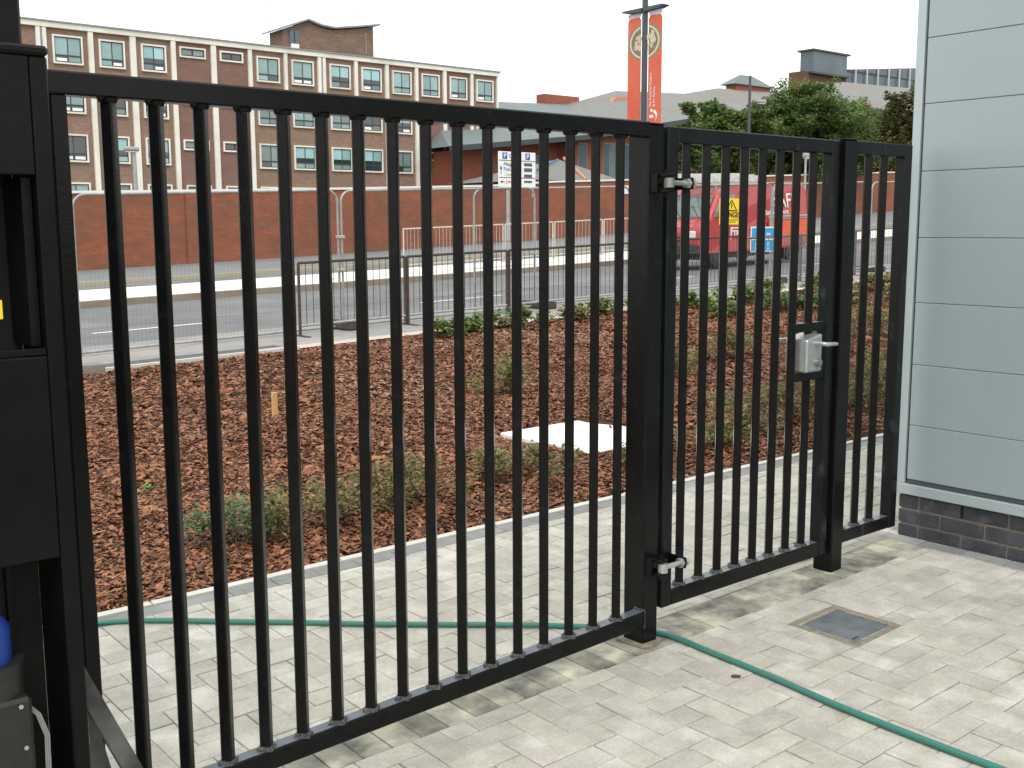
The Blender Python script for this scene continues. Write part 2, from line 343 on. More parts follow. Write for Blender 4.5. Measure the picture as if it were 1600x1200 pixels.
sheet("ground", -700, 700, -700, 900, -.16, GRASSY, 16)
XE = 230
sheet("near_pavement", 9.35, 11.75, -30, XE, -.002, PAVE)
sheet("dark_tarmac_strip", 9.45, 9.95, -30, 3.6, .004, TARMD)
sheet("path_edging", 9.32, 9.62, 3.2, XE, .012, PINKP)
kerbrun("near_kerb", 11.75, 11.9, -30, XE, .0, PAVE)
sheet("road", 11.9, 19.6, -30, XE, -.10, TARM)
kerbrun("median_kerb", 19.6, 19.78, -30, XE, .03, KERBB, z0=-.16)
sheet("median", 19.78, 23.2, -30, XE, .032, MEDIAN)
kerbrun("median_back_kerb", 23.2, 23.35, -30, XE, .02, PALEK, z0=-.16)
sheet("far_road", 23.35, 26.8, -30, XE, -.10, TARM)
kerbrun("far_kerb", 26.86, 27.0, -30, XE, .015, KERBY, z0=-.16)
sheet("far_pavement", 27.0, 45.0, -30, XE, .0, PAVFAR)
for i, x in enumerate([-3.3, 2.95, 9.2, 15.0, 21.2, 27.4, 33.6, 39.8, 46]):
    tag(sheet("lane_marking", 14.42, 14.53, x - 0.1, x + 1.75 + .02 * x, -.094, WHITEP, 2), kind='structure')
for x in range(60, 200, 6):
    tag(sheet("lane_marking", 14.42, 14.53, x, x + 2.5, -.094, WHITEP, 2), kind='structure')

# ------------------------------------------------------------------ block paving
KY = lambda x: 1.745 - .075 * max(x, -9)                       # bed edge of the path
BF = lambda x: .0 - .035 * (x + 1)                    # front edge of the soldier course
def clip(poly, a, b, c):       # keep a*x + b*y <= c
    out = []
    for i in range(len(poly)):
        p, q = poly[i], poly[(i + 1) % len(poly)]
        dp, dq = a * p[0] + b * p[1] - c, a * q[0] + b * q[1] - c
        if dp <= 0: out.append(p)
        if dp * dq < 0:
            t = dp / (dp - dq); out.append((p[0] + t * (q[0] - p[0]), p[1] + t * (q[1] - p[1])))
    return out
def area(p): return abs(sum(p[i][0] * p[(i + 1) % len(p)][1] - p[(i + 1) % len(p)][0] * p[i][1] for i in range(len(p)))) / 2
def slabpoly(b, poly, top=0, th=.06, ch=.003, m=0):
    """prism with a chamfered arris, top at z=top"""
    cx = sum(p[0] for p in poly) / len(poly); cy = sum(p[1] for p in poly) / len(poly); n = len(poly)
    inn = []
    for x, y in poly:
        d = math.hypot(cx - x, cy - y) or 1; inn.append((x + (cx - x) / d * ch * 1.5, y + (cy - y) / d * ch * 1.5))
    vs = [(x, y, top) for x, y in inn] + [(x, y, top - ch * .8) for x, y in poly] + [(x, y, top - th) for x, y in poly]
    if sum(poly[i][0] * poly[(i + 1) % n][1] - poly[(i + 1) % n][0] * poly[i][1] for i in range(n)) < 0:
        order = lambda f: f[::-1]
    else: order = lambda f: f
    fs = [order(tuple(range(n)))]
    for i in range(n):
        j = (i + 1) % n
        fs.append(order((i, i + n, j + n, j))); fs.append(order((i + n, i + 2 * n, j + 2 * n, j + n)))
    b.add(vs, fs, m)
SLOPE = -math.atan(.03)
paving = ob("paving", None); tag(paving, kind='structure')
paving.rotation_euler = (0, SLOPE, 0)
pb = sheet("paving_bed", -6, KY, -7, 10, -.0075, JOINT, 4); pb.rotation_euler = (0, 0, 0)
MH = (.515, .835, -.545, -.225)      # hole left for the cover
PW, PL, JG = .1045, .209, .0030
cells = []
# 90 degree herringbone (period 2L on both axes)
for i in range(-60, 80):
    for j in range(-60, 60):
        s_ = (i - j) % 4
        x0, y0 = i * PW, j * PW
        if s_ == 0: r = (x0, x0 + PL, y0, y0 + PW)
        elif s_ == 3: r = (x0, x0 + PW, y0, y0 + PL)   # upright block standing beside
        else: continue
        if r[0] < -6 or r[0] > 9 or r[2] < -4.5 or r[2] > 2.5: continue
        cells.append(r)
def rot(p, a=-.02): return (p[0] * math.cos(a) - p[1] * math.sin(a), p[0] * math.sin(a) + p[1] * math.cos(a))
regions = [  # list of half planes (a,b,c)
    [(.035, 1, -.035), (1, 0, 1.785)],                                  # near the camera: y < BF, x < wall strip
    [(-.035, -1, .035 - .2135), (.075, 1, 1.745 - .055 - .108)],        # beyond the soldier course up to the edging
]
polys = []
for r in cells:
    g = JG / 2
    full = [rot(p) for p in ((r[0] + g, r[2] + g), (r[1] - g, r[2] + g), (r[1] - g, r[3] - g), (r[0] + g, r[3] - g))]
    for reg in regions:
        p = full
        for h in reg:
            p = clip(p, *h)
            if len(p) < 3: break
        if len(p) < 3 or area(p) < 4e-4: continue
        parts = [p]
        if reg is regions[0]:
            parts = []
            q = clip(p, 1, 0, MH[0]); parts.append(q)
            q = clip(p, -1, 0, -MH[1]); parts.append(q)
            mid = clip(clip(p, -1, 0, -MH[0]), 1, 0, MH[1]) if len(p) > 2 else []
            if len(mid) > 2: parts += [clip(mid, 0, 1, MH[2]), clip(mid, 0, -1, -MH[3])]
        parts = [q for q in parts if len(q) > 2 and area(q) > 3e-4]
        for q in parts: polys.append((q, abs(area(q) - area(full)) < 1e-6, r))
CAMXY = (-3.0, -2.7)
def infront(x, y):   # seen in the photograph, roughly
    dx, dy = x + 3.0033, y + 2.7171
    f = dx * .6355 + dy * .759; s = dx * .7663 - dy * .6424
    return f > 2.5 and abs(s) < .49 * f
def pkey(q):
    cx = sum(p[0] for p in q[0]) / len(q[0]); cy = sum(p[1] for p in q[0]) / len(q[0])
    return (0 if infront(cx, cy) else 100) + math.hypot(cx + 3, cy + 2.7)
polys.sort(key=pkey)
NP = 298
me_h = MB(); slabpoly(me_h, [(-PL / 2 + JG / 2, -PW / 2 + JG / 2), (PL / 2 - JG / 2, -PW / 2 + JG / 2), (PL / 2 - JG / 2, PW / 2 - JG / 2), (-PL / 2 + JG / 2, PW / 2 - JG / 2)])
me_h = me_h.mesh("paver", PAVER, fix=False)
rest = MB()
for k, (q, fullb, r) in enumerate(polys):
    dz = random.uniform(-.002, .002)
    if k < NP:
        if fullb:
            cx, cy = rot(((r[0] + r[1]) / 2, (r[2] + r[3]) / 2))
            o = ob("paver", me_h, paving, (cx, cy, dz))
            o.rotation_euler = (random.gauss(0, .008), random.gauss(0, .006), -.02 + (0 if r[1] - r[0] > .15 else math.pi / 2) + random.gauss(0, .004))
        else:
            b = MB(); slabpoly(b, q, dz); b.build("paver", PAVER, paving, fix=False)
    else: slabpoly(rest, q, dz)
tag(rest.build("remaining_pavers", PAVER, paving, fix=False), kind='stuff')
# soldier course along the gate line, edging along the bed, dark strip along the wall
bm_ = MB(); slabpoly(bm_, [(-.0515, -.1045), (.0515, -.1045), (.0515, .1045), (-.0515, .1045)]); me_s = bm_.mesh("edging_block", SOLD, fix=False)
for k in range(-19, 19):
    x = k * .107 + .02; y = BF(x) + .107
    if x > 1.74: continue
    o = ob("edging_block", me_s, paving, (x, y, random.uniform(-.002, .002))); o.rotation_euler = (random.gauss(0, .004), 0, -.035 + random.gauss(0, .006))
bm_ = MB(); slabpoly(bm_, [(-.1045, -.0515), (.1045, -.0515), (.1045, .0515), (-.1045, .0515)]); me_c = bm_.mesh("charcoal_block", CHAR, fix=False)
for k in range(-18, 32):
    x = k * .212; o = ob("charcoal_block", me_c, paving, (x, KY(x) - .055 - .0535, random.uniform(-.001, .001))); o.rotation_euler = (0, 0, math.atan(-.075) + random.gauss(0, .003))
for k in range(24):
    y = .15 - .2125 * k - .09
    o = ob("charcoal_block", me_c, paving, (1.838, y, random.uniform(-.001, .001))); o.rotation_euler = (0, 0, math.pi / 2)
bm_ = MB(); slabpoly(bm_, [(-.456, -.025), (.456, -.025), (.456, .025), (-.456, .025)], .006, .12, .004); me_k = bm_.mesh("kerb_stone", PALEK, fix=False)
for k in range(-4, 8):
    x = k * .916 + .1; o = ob("kerb_stone", me_k, paving, (x, KY(x) - .026, random.uniform(0, .003))); o.rotation_euler = (0, 0, math.atan(-.075) + random.gauss(0, .002))

# inspection cover
mc = thing("inspection_cover", "square weathered grey cover plate set in the paving near the wall", "drain cover", (.675, -.385, G(.675)))
mc.rotation_euler = (0, SLOPE, 0)
b = MB()
for a in ((-.160, .160, -.155, -.132), (-.160, .160, .132, .155), (-.160, -.132, -.132, .132), (.132, .160, -.132, .132)): b.box(*a, -.05, -.004)
b.build("mortar_surround", SANDM, mc)
b = MB()
for a in ((-.131, .131, -.131, -.122), (-.131, .131, .122, .131), (-.131, -.122, -.122, .122), (.122, .131, -.122, .122)): b.box(*a, -.04, -.002)
b.build("frame", mat("dirty_frame", (.16, .15, .125), (.42, .39, .33), rough=.9, scale=30), mc)
b = MB(); b.cbox(-.1205, .1205, -.1205, .1205, -.03, -.005, c=.002); b.build("plate", IRON, mc)
b = MB(); b.box(-.1, -.06, -.10, -.094, -.0052, -.0035); b.build("lifting_slot", BLK, mc)

# ------------------------------------------------------------------ bark bed
def bedz(x, y):
    e = min(1, max(0, (y - KY(x)) / .25)); e2 = min(1, max(0, (9.3 - y) / .35))
    return G(x) - .012 + .028 * e * min(1, e2 + .3) + .018 * math.sin(x * 1.7 + y * 1.1) * math.sin(y * 1.9 - x * .6) * e * e2 + .012 * math.sin(5.1 * x) * math.sin(4.3 * y) * e * e2
b = MB(); vs = []; fs = []; nx, ny = 150, 40
for i in range(nx + 1):
    x = -9 + 37 * i / nx
    for j in range(ny + 1):
        y0 = KY(x) - .002; y = y0 + (9.33 - y0) * j / ny
        vs.append((x, y, bedz(x, y)))
for i in range(nx):
    for j in range(ny): a = i * (ny + 1) + j; fs.append((a, a + ny + 1, a + ny + 2, a + 1))
b.add(vs, fs, 0, True); o = b.build("planting_bed", MULCH, fix=False); tag(o, kind='structure')
kb = kerbrun("bed_back_edging", 9.27, 9.33, -9, 3.6, .045, PALEK)

def chips(n, xr, yr, size, lift, seed):
    r = np.random.default_rng(seed); V = []; Fc = []; k = 0
    xs = r.uniform(*xr, n); ys = r.uniform(*yr, n)
    for x, y in zip(xs, ys):
        if y < KY(x) + .01 or y > 9.25: continue
        dx, dy = x + 3.0033, y + 2.7171; f = dx * .6355 + dy * .759; s = dx * .7663 - dy * .6424
        if f < 1 or abs(s) > .56 * f: continue
        if 1.97 < x < 2.91 and 2.38 < y < 3.43: continue
        L_ = size * math.exp(r.normal(0, .38)); w = L_ * r.uniform(.3, .6)
        a = r.uniform(0, 6.283); ti = r.normal(0, .24); tj = r.normal(0, .3); z = bedz(x, y) + abs(r.normal(0, lift)) + .004
        ca, sa = math.cos(a), math.sin(a); bend = L_ * r.uniform(.02, .16); sk = r.uniform(-.3, .3)
        loc = ((-.5 * L_, -.36 * w, 0), (.05 * L_ + sk * w, -.5 * w, bend), (.5 * L_, -.25 * w, -.2 * bend), (.47 * L_, .33 * w, 0), (0, .5 * w, bend), (-.42 * L_, .4 * w, -.1 * bend))
        for u, v, t in loc:
            zz = t + u * ti + v * tj
            V.append((x + u * ca - v * sa, y + u * sa + v * ca, z + zz))
        Fc += [(k, k + 1, k + 4, k + 5), (k + 1, k + 2, k + 3, k + 4)]; k += 6
    return V, Fc
allV, allF = [], []
for n, xr, yr, size, lift, sd in ((52000, (-2.6, 5), (1.5, 3.3), .026, .007, 1), (52000, (-2.2, 8), (3.3, 5.6), .029, .008, 2), (46000, (-1.8, 12), (5.6, 9.25), .036, .009, 3), (18000, (6, 25), (2.0, 9.25), .05, .01, 4)):
    V, Fc = chips(n, xr, yr, size, lift, sd); o_ = len(allV); allV += V; allF += [tuple(i + o_ for i in f) for f in Fc]
b = MB(); b.v = allV; b.f = allF; b.mi = [0] * len(allF); b.smooth = [False] * len(allF)
tag(b.build("bark_chips", CHIP, fix=False), "loose red brown bark chips covering the planting bed", "bark mulch", kind='stuff')
b = MB()
for k in range(90):
    x = random.uniform(-1.6, 6); y = random.uniform(KY(x) + .1, 7); a = random.uniform(0, 3.14); l = random.uniform(.02, .07)
    z = bedz(x, y) + .018; b.tube([(x, y, z), (x + l * math.cos(a), y + l * math.sin(a), z + random.uniform(-.004, .01))], random.uniform(.001, .003), 4)
tag(b.build("wood_splinters", STRAW), "pale wood splinters strewn over the bark", "wood splinters", kind='stuff')

# white square cover in the bed
sc = box1("concrete_slab", SLABW, None, 2.00, 2.88, 2.43, 3.40, G(2.4) - .06, G(2.4) + .022, c=.006)
tag(sc, "square white concrete cover slab lying in the bark bed", "slab")
# stake
st = box1("wooden_stake", WOODS, None, 1.155, 1.20, 5.31, 5.335, bedz(1.18, 5.32) - .1, bedz(1.18, 5.32) + .205, c=.002)
tag(st, "short pale wooden stake standing in the bark bed", "stake")
# loose chip on the paving
b = MB(); b.prism([(-.018, -.006), (.004, -.011), (.017, -.002), (.012, .008), (-.012, .009)], 'z', 0, .006)
o = b.build("bark_fragment", mat("red_brown_chip", (.12, .04, .03), rough=.8), None, (-.03, -.40, .001), 2.4); tag(o, "small red brown bark piece on the paving beside the hose", "bark piece")
cb = MB(); cb.cbox(.78, 1.12, 9.05, 9.25, G(1), G(1) + .13, c=.01); tag(cb.build("concrete_block", mat("grey_block", (.16, .155, .14), (.24, .235, .21), rough=.9, scale=9, bump=.4)), "grey concrete block by the bed edge at the foot of the mesh fence", "block")

# ------------------------------------------------------------------ building with cladding (right)
bl = thing("clad_building", "pale blue grey panel clad building on a dark brick plinth", "building", (1.9, .13, .05))
def P(m, *a, name="x", c=0):
    o = box1(name, m, bl, *a, c=c); o.location = -Vector(bl.location); return o
P(MORT, 1.906, 8, -7, .108, -.1, .275, name="plinth_core")
P(TRIMD, 1.91, 8, -7, .10, .3301, 6.3, name="wall_core")
zt = .345
for zz in (.617, .918, 1.22, 1.532, 1.846, 2.16, 2.462, 2.77, 3.08, 3.39, 3.7, 4.01, 4.32, 4.63, 4.94, 5.25, 5.56, 5.87, 6.18):
    P(CLAD, 1.893, 1.915, -7, .078, zt + .0022, zz, name="cladding_panel", c=.0025); zt = zz
P(TRIM, 1.888, 1.93, .090, .132, .3225, 6.3, name="corner_trim", c=.002)
P(TRIM, 1.93, 8, .112, .132, .3225, 6.3, name="side_face")
P(TRIM, 1.876, 1.92, -7, .145, .272, .322, name="sill_flashing", c=.002)
P(TRIM, 1.86, 8.02, -7, .16, 6.3, 6.4, name="parapet_cap")
P(TRIMD, 1.899, 1.905, -7, .078, .325, .345, name="drip_joint")
bz = [-.03, .046, .122, .198]
for r in range(4):
    z0 = bz[r]; z1 = z0 + .065 if r < 3 else .262
    off = (0, .1125, 0, .1125)[r]
    y = .118 - (.1 if off else .215) ; ys = [(.118, y)]
    while y > -3.2: ys.append((y - .01, y - .225)); y -= .225
    for yt, yb in ys:
        dx = random.uniform(-.0015, .0015)
        o = P(ENGB, 1.9 + dx, 1.99, yb, yt, z0, z1, name="brick", c=.003)
P(DARKIN, 1.8985, 1.91, -.215, -.205, .20, .262, name="weep_vent")

# ------------------------------------------------------------------ railings and gates
BARH = {}
def diamond_bar(z0, z1, w=.0322):
    k = round(z1 - z0, 3)
    if k not in BARH:
        b = MB(); h = w / 2 * math.sqrt(2); c = .004
        pts = []
        for a in range(4):
            an = a * math.pi / 2
            ex = Vector((math.cos(an), math.sin(an))) * h; d1 = Vector((math.cos(an + 3 * math.pi / 4), math.sin(an + 3 * math.pi / 4))) * c; d2 = Vector((math.cos(an - 3 * math.pi / 4), math.sin(an - 3 * math.pi / 4))) * c
            pts += [tuple(ex + d2), tuple(ex + d1)]
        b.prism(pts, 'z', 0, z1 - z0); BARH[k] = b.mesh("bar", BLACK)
    return BARH[k]
def weldmesh(sd):
    r = random.Random(sd); b = MB(); n = 12; rings = []
    vs = []
    for (rad, z) in ((.031, 0), (.029, .006), (.021, .011)):
        for k in range(n):
            an = 2 * math.pi * k / n; q = 1 + .18 * r.uniform(-1, 1) if rad > .022 else 1
            m_ = 1 / max(abs(math.cos(an)) + abs(math.sin(an)), .01) * 1.1
            m_ = .6 * m_ + .4 * .9
            vs.append((rad * q * m_ * math.cos(an), rad * q * m_ * math.sin(an), z + r.uniform(0, .002)))
    fs = [(i * n + k, i * n + (k + 1) % n, (i + 1) * n + (k + 1) % n, (i + 1) * n + k) for i in (0, 1) for k in range(n)]
    b.add(vs, fs, 0, True); return b.mesh("weld_bead", WELD)
WELDS = [weldmesh(i) for i in range(4)]
fb = MB(); fb.add([(r_ * math.cos(a * math.pi / 4), r_ * math.sin(a * math.pi / 4), z) for r_, z in ((.0235, -.010), (.025, -.004), (.029, -.0005)) for a in range(8)], [(i * 8 + k, i * 8 + (k + 1) % 8, i * 8 + 8 + (k + 1) % 8, i * 8 + 8 + k) for i in (0, 1) for k in range(8)], 0, True)
FIL = fb.mesh('top_fillet', BLACK)
def add_bar(t, x, y, z0, z1):
    o = ob("bar", diamond_bar(z0, z1), t, (x, y, z0))
    w = ob("weld_bead", random.choice(WELDS), o, (0, 0, 0), random.uniform(0, 3) // 1.57 * 1.5708)
    return o
# wide railing, left of the tall post
t = thing("railing_panel", "wide black steel railing of upright diamond-set bars between the dark pillar and the first post", "railing")
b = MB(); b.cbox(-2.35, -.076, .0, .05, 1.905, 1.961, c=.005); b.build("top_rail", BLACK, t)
def srail(x0, x1, y0, y1, za, zb, h, c=.004):   # rail following the ground
    b = MB(); b.cbox(x0, x1, y0, y1, 0, h, c=c)
    b.v = [(x, y, z + za + (zb - za) * (x - x0) / (x1 - x0)) for x, y, z in b.v]; return b
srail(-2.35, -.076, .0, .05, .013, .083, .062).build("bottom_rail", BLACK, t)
for k in range(17):
    x = -2.125 + .12 * k if k == 0 else -2.0 + .1195 * (k - 1)
    zb = .013 + .07 * (x + 2.35) / 2.274 + .06
    if k == 0: box1("end_stile", BLACK, t, x - .02, x + .02, .003, .047, zb, 1.906, c=.004); continue
    o = ob("bar", diamond_bar(0, 1.83), t, (x, .025, zb)); o.scale = (1, 1, (1.906 - zb) / 1.83)
    ob("weld_bead", WELDS[k % 4], o, (0, 0, 0), (k % 4) * 1.5708)
    w2 = ob("top_fillet", FIL, o, (0, 0, 1.83))
b = MB()
for k in range(14): b.tube([(-.078 + random.uniform(-.003, .003), .0 + .004 * k, .145 + random.uniform(-.004, .004)), (-.080 + random.uniform(-.003, .003), .004 + .004 * k, .147)], random.uniform(.004, .008), 6)
for k in range(8): b.tube([(-.079, -.001, .08 + .008 * k), (-.079, -.003, .088 + .008 * k)], random.uniform(.003, .006), 6)
b.build("post_weld", WELD, t)

def post(name, label, x0, x1, y0, y1, z0, z1, base=False):
    t = thing(name, label, "gate post", (x0, y0, z0))
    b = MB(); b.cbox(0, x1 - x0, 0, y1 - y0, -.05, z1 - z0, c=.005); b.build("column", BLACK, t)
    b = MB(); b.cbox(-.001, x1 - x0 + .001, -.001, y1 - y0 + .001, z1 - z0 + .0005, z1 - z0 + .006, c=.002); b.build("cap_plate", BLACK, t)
    return t
p1 = post("gate_post", "tall black square post in the middle carrying the small gate's hinges", -.075, .008, .012, .115, 0, 1.953)
b = MB(); pts = [(-.09, .0), (-.05, -.018), (-.01, -.012), (.022, .0), (.026, .13), (-.1, .13)]
b.prism(pts, 'z', G(0) + .0025, G(0) + .012); tag(b.build("mortar_haunch", SANDM, p1, (.075, -.012, 0)))
for z in (1.745, .318):     # welded lugs holding the hinge eyes
    b = MB(); b.cbox(-.055, -.008, -.052, .014, z - .034, z - .020, c=.002); b.cbox(-.055, -.008, -.052, .014, z + .020, z + .034, c=.002)
    b.cbox(-.066, -.055, -.02, .014, z - .034, z + .034, c=.002)
    b.tube([(-.03, -.034, z - .05), (-.03, -.034, z + .046)], .0085, 10)
    o = b.build("hinge_lug", BLACK2, p1); o.location = (.075, -.012, 0)
p2 = post("gate_post", "black square post between the small gate and the narrow end railing", 1.157, 1.243, .008, .105, .033, 1.957)

g = thing("pedestrian_gate", "narrow black steel gate with a silver lock, hung on eye bolt hinges", "gate", (.05, .03, .115))
def PG(b, name, m): o = b.build(name, m, g); o.location = (-.05, -.03, -.115); return o
for xa, xb in ((.05, .108), (1.092, 1.149)):
    b = MB(); b.cbox(xa, xb, .03, .085, .118, 1.955, c=.005); PG(b, "stile", SCUFF)
b = MB(); b.cbox(.1085, 1.0915, .031, .084, 1.896, 1.954, c=.004); PG(b, "top_rail", SCUFF)
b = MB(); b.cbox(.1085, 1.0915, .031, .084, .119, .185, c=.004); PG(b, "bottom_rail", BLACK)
for k in range(8):
    x = .18 + .1155 * k
    o = ob("bar", diamond_bar(.184, 1.897), g, (x - .05, .0575 - .03, .184 - .115))
    ob("weld_bead", WELDS[k % 4], o, (0, 0, 0), (k % 4) * 1.5708)
for z0, z1 in ((1.140, 1.178), (.928, .966)):
    b = MB(); b.cbox(.876, 1.0925, .037, .075, z0, z1, c=.003); PG(b, "lock_rail", BLACK)
b = MB(); b.cbox(.89, 1.0, -.012, .10, .972, 1.134, c=.006)
b.v = [(x, y, z - (.022 * (1 - (x - .89) / .11) if z > 1.1 else 0)) for x, y, z in b.v]
lk = PG(b, "lock_case", SILVER)
b = MB(); b.tube([(.955, -.012, 1.095), (.955, -.048, 1.095), (.962, -.056, 1.094), (1.04, -.056, 1.090)], [.010, .010, .0095, .008], 10)
b.build("handle", GALV, lk); b = MB(); b.tube([(.955, .10, 1.1), (.955, .135, 1.1), (.945, .142, 1.1), (.86, .142, 1.1)], [.010, .010, .0095, .008], 10)
o = b.build("handle", GALV, lk)
b = MB(); b.tube([(.966, -.011, 1.012), (.966, -.026, 1.012)], .018, 16); b.tube([(.966, -.026, 1.012), (.966, -.030, 1.012)], .011, 12); b.build("key_cylinder", GALV, lk)
for z in (1.745, .318):
    b = MB()
    # eye, shank, nuts, plate
    n = 18; ring = [(-.03 + .019 * math.cos(2 * math.pi * k / n), -.046 + .019 * math.sin(2 * math.pi * k / n)) for k in range(n)]
    b.prism(ring, 'z', z - .017, z + .017)
    b.tube([(-.012, -.046, z), (.105, -.046, z)], .0095, 12)
    b.tube([(.058, -.046, z), (.075, -.046, z)], .019, 6, smooth=False); b.tube([(.090, -.046, z), (.103, -.046, z)], .018, 6, smooth=False)
    PG(b, "hinge_bolt", GALV)
    b = MB(); b.cbox(.078, .087, -.062, .031, z - .021, z + .021, c=.002); PG(b, "hinge_plate", BLACK2)

e = thing("railing_panel", "narrow black end railing of three bars beside the grey clad wall", "railing", (1.25, .04, .14))
def PE(b, name, m=SCUFF): o = b.build(name, m, e); o.location = (-1.25, -.04, -.14); return o
b = MB(); b.cbox(1.244, 1.70, .05, .103, 1.905, 1.963, c=.004); PE(b, "top_rail")
b = MB(); b.cbox(1.244, 1.70, .05, .103, .135, .195, c=.004); PE(b, "bottom_rail")
b = MB(); b.cbox(1.7005, 1.758, .048, .105, .133, 1.964, c=.005); PE(b, "stile")
for x in (1.315, 1.435, 1.56):
    o = ob("bar", diamond_bar(.194, 1.906), e, (x - 1.25, .0765 - .04, .194 - .14))
    ob("weld_bead", WELDS[1], o)

# ------------------------------------------------------------------ dark pillar / gate operator, left
c = thing("gate_operator_pillar", "tall black steel gate pillar with open motor housing at the left edge", "gate pillar", (-2.3, -.25, -.07))
def PC(b, name, m=BLACK2, par=None): 
    o = b.build(name, m, par or c)
    if par is None: o.location = (2.3, .25, .07)
    return o
b = MB(); b.cbox(-2.277, -2.241, -.302, -.12, -.08, 1.944, c=.004); PC(b, "front_channel")
b = MB(); b.cbox(-2.95, -2.2775, -.296, -.28, 1.32, 1.335, c=.002); b.cbox(-2.95, -2.2775, -.300, -.285, .872, 1.318, c=.003); PC(b, "cover_panel")
b = MB(); b.cbox(-2.95, -2.2775, -.300, -.285, 1.700, 1.944, c=.003); PC(b, "top_panel")
b = MB(); b.cbox(-2.98, -2.238, -.306, -.10, 1.9445, 1.965, c=.006); PC(b, "cap_plate")
b = MB(); b.box(-2.96, -2.2775, -.125, -.12, -.08, 1.93); b.box(-2.97, -2.96, -.296, -.12, -.08, 1.93); PC(b, "back_plate", DARKIN)
b = MB(); b.cbox(-3.0, -2.95, -.302, -.12, -.08, 1.944, c=.004); PC(b, "rear_post")
b = MB(); b.cbox(-2.30, -2.278, -.27, -.13, 1.336, 1.699, c=.003); PC(b, "inner_flange")
b = MB(); b.cbox(-2.95, -2.272, -.25, -.075, 1.9655, 2.75, c=.006); PC(b, "upper_column")
b = MB(); b.cbox(-2.245, -2.20, -.16, -.07, -.08, 1.944, c=.004); PC(b, "rear_channel", DARKIN)
b = MB(); b.box(-2.50, -2.352, -.262, -.258, 1.40, 1.440); PC(b, "warning_label", YEL)
b = MB(); b.box(-2.355, -2.344, -.15, -.126, -.08, .871); PC(b, "inner_rib", BLACK2)
mo = MB(); mo.tube([(-2.425, -.26, .40), (-2.425, -.26, .625)], .062, 20); mo.tube([(-2.425, -.26, .625), (-2.425, -.26, .66)], [.062, .066], 20)
mo = PC(mo, "motor", GREYP)
b = MB(); b.tube([(-2.43, -.26, .655), (-2.43, -.26, .735), (-2.43, -.26, .752)], [.047, .047, .036], 20); b.build("motor_cap", MOTB, mo)
b = MB(); b.cbox(-2.50, -2.365, -.33, -.22, .18, .585, c=.008); b.build("gearbox", GREYP, mo)
b = MB(); b.tube([(-2.39, -.333, .57), (-2.39, -.336, .57)], .005, 8); b.tube([(-2.385, -.333, .475), (-2.385, -.336, .475)], .005, 8); b.build("screw", GALV, mo)
b = MB()
for s_ in range(3): b.tube([(-2.372 + .004 * s_, -.30, .555), (-2.352 + .004 * s_, -.305, .53), (-2.338 + .004 * s_, -.31, .48), (-2.340 + .004 * s_, -.31, .40), (-2.36, -.31, .30), (-2.38, -.30, .2)], .0022, 6)
b.build("cable", WIREG, mo)
# slanting flat steel arm
def slant(p, q, wdir, w, th):
    p, q = Vector(p), Vector(q); d = (q - p); L_ = d.length; d.normalize(); wd = Vector(wdir); wd = (wd - d * wd.dot(d)).normalized(); n = d.cross(wd)
    Mx = Matrix((( d.x, wd.x, n.x, p.x), (d.y, wd.y, n.y, p.y), (d.z, wd.z, n.z, p.z), (0, 0, 0, 1)))
    b = MB(); b.cbox(0, L_, -w / 2, w / 2, -th / 2, th / 2, c=.002, M=Mx); return b
PC(slant((-2.20, -.10, .52), (-2.035, -.13, .12), (1, .35, .5), .048, .010), "slanting_arm", STEELD)
PC(slant((-2.18, -.05, .42), (-2.11, -.05, .10), (1, .2, .1), .05, .008), "lower_arm", STEELD)
b = MB(); b.cbox(-2.19, -2.18, -.11, -.09, .33, .43, c=.002); PC(b, "lever", GALV)

# ------------------------------------------------------------------ hose
hp = [(-3.6, 2.0), (-2.6, 1.9), (-2.1, 1.86), (-1.53, 1.72), (-1.05, 1.27), (-.68, .88), (-.22, .42), (.03, .10), (.066, -.05), (.058, -.19), (.045, -.49), (.02, -.77), (.012, -1.0), (.01, -1.21), (.015, -1.5), (.05, -2.0), (.2, -2.6)]
cur = []
for i in range(len(hp) - 1):          # catmull-rom
    p0, p1, p2, p3 = [Vector((*hp[min(max(j, 0), len(hp) - 1)], 0)) for j in (i - 1, i, i + 1, i + 2)]
    for k in range(10):
        t_ = k / 10; v = .5 * ((2 * p1) + (p2 - p0) * t_ + (2 * p0 - 5 * p1 + 4 * p2 - p3) * t_ * t_ + (3 * p1 - p0 - 3 * p2 + p3) * t_ ** 3); cur.append(v)
pts = []
for v in cur:
    z = G(v.x) + .0125; 
    if v.y > KY(v.x) - .1: z += .004
    pts.append((v.x, v.y, z))
b = MB(); nh = 14; b.tube(pts, .0112, nh)
me = b.mesh("hose", mat("plain", (.1, .3, .2)), fix=False)
HM = bpy.data.materials.new("braided_green_hose"); t_, bs = nodes(HM); N, L = t_.nodes, t_.links
uvl = me.uv_layers.new(name="UVMap"); dist = [0]
for i in range(1, len(pts)): dist.append(dist[-1] + (Vector(pts[i]) - Vector(pts[i - 1])).length)
for p in me.polygons:
    vi = list(p.vertices)
    if len(vi) != 4: continue
    for li, v in zip(p.loop_indices, vi):
        u = (v % nh) / nh
        if u == 0 and any((w % nh) == nh - 1 for w in vi): u = 1
        uvl.data[li].uv = (u, dist[min(v // nh, len(dist) - 1)])
uv = N.new("ShaderNodeUVMap"); sp = N.new("ShaderNodeSeparateXYZ"); L.new(uv.outputs[0], sp.inputs[0])
def mth(op, a, b_=None):
    n = N.new("ShaderNodeMath"); n.operation = op
    for i, q in enumerate((a, b_)):
        if q is None: continue
        if isinstance(q, (int, float)): n.inputs[i].default_value = q
        else: L.new(q, n.inputs[i])
    return n.outputs[0]
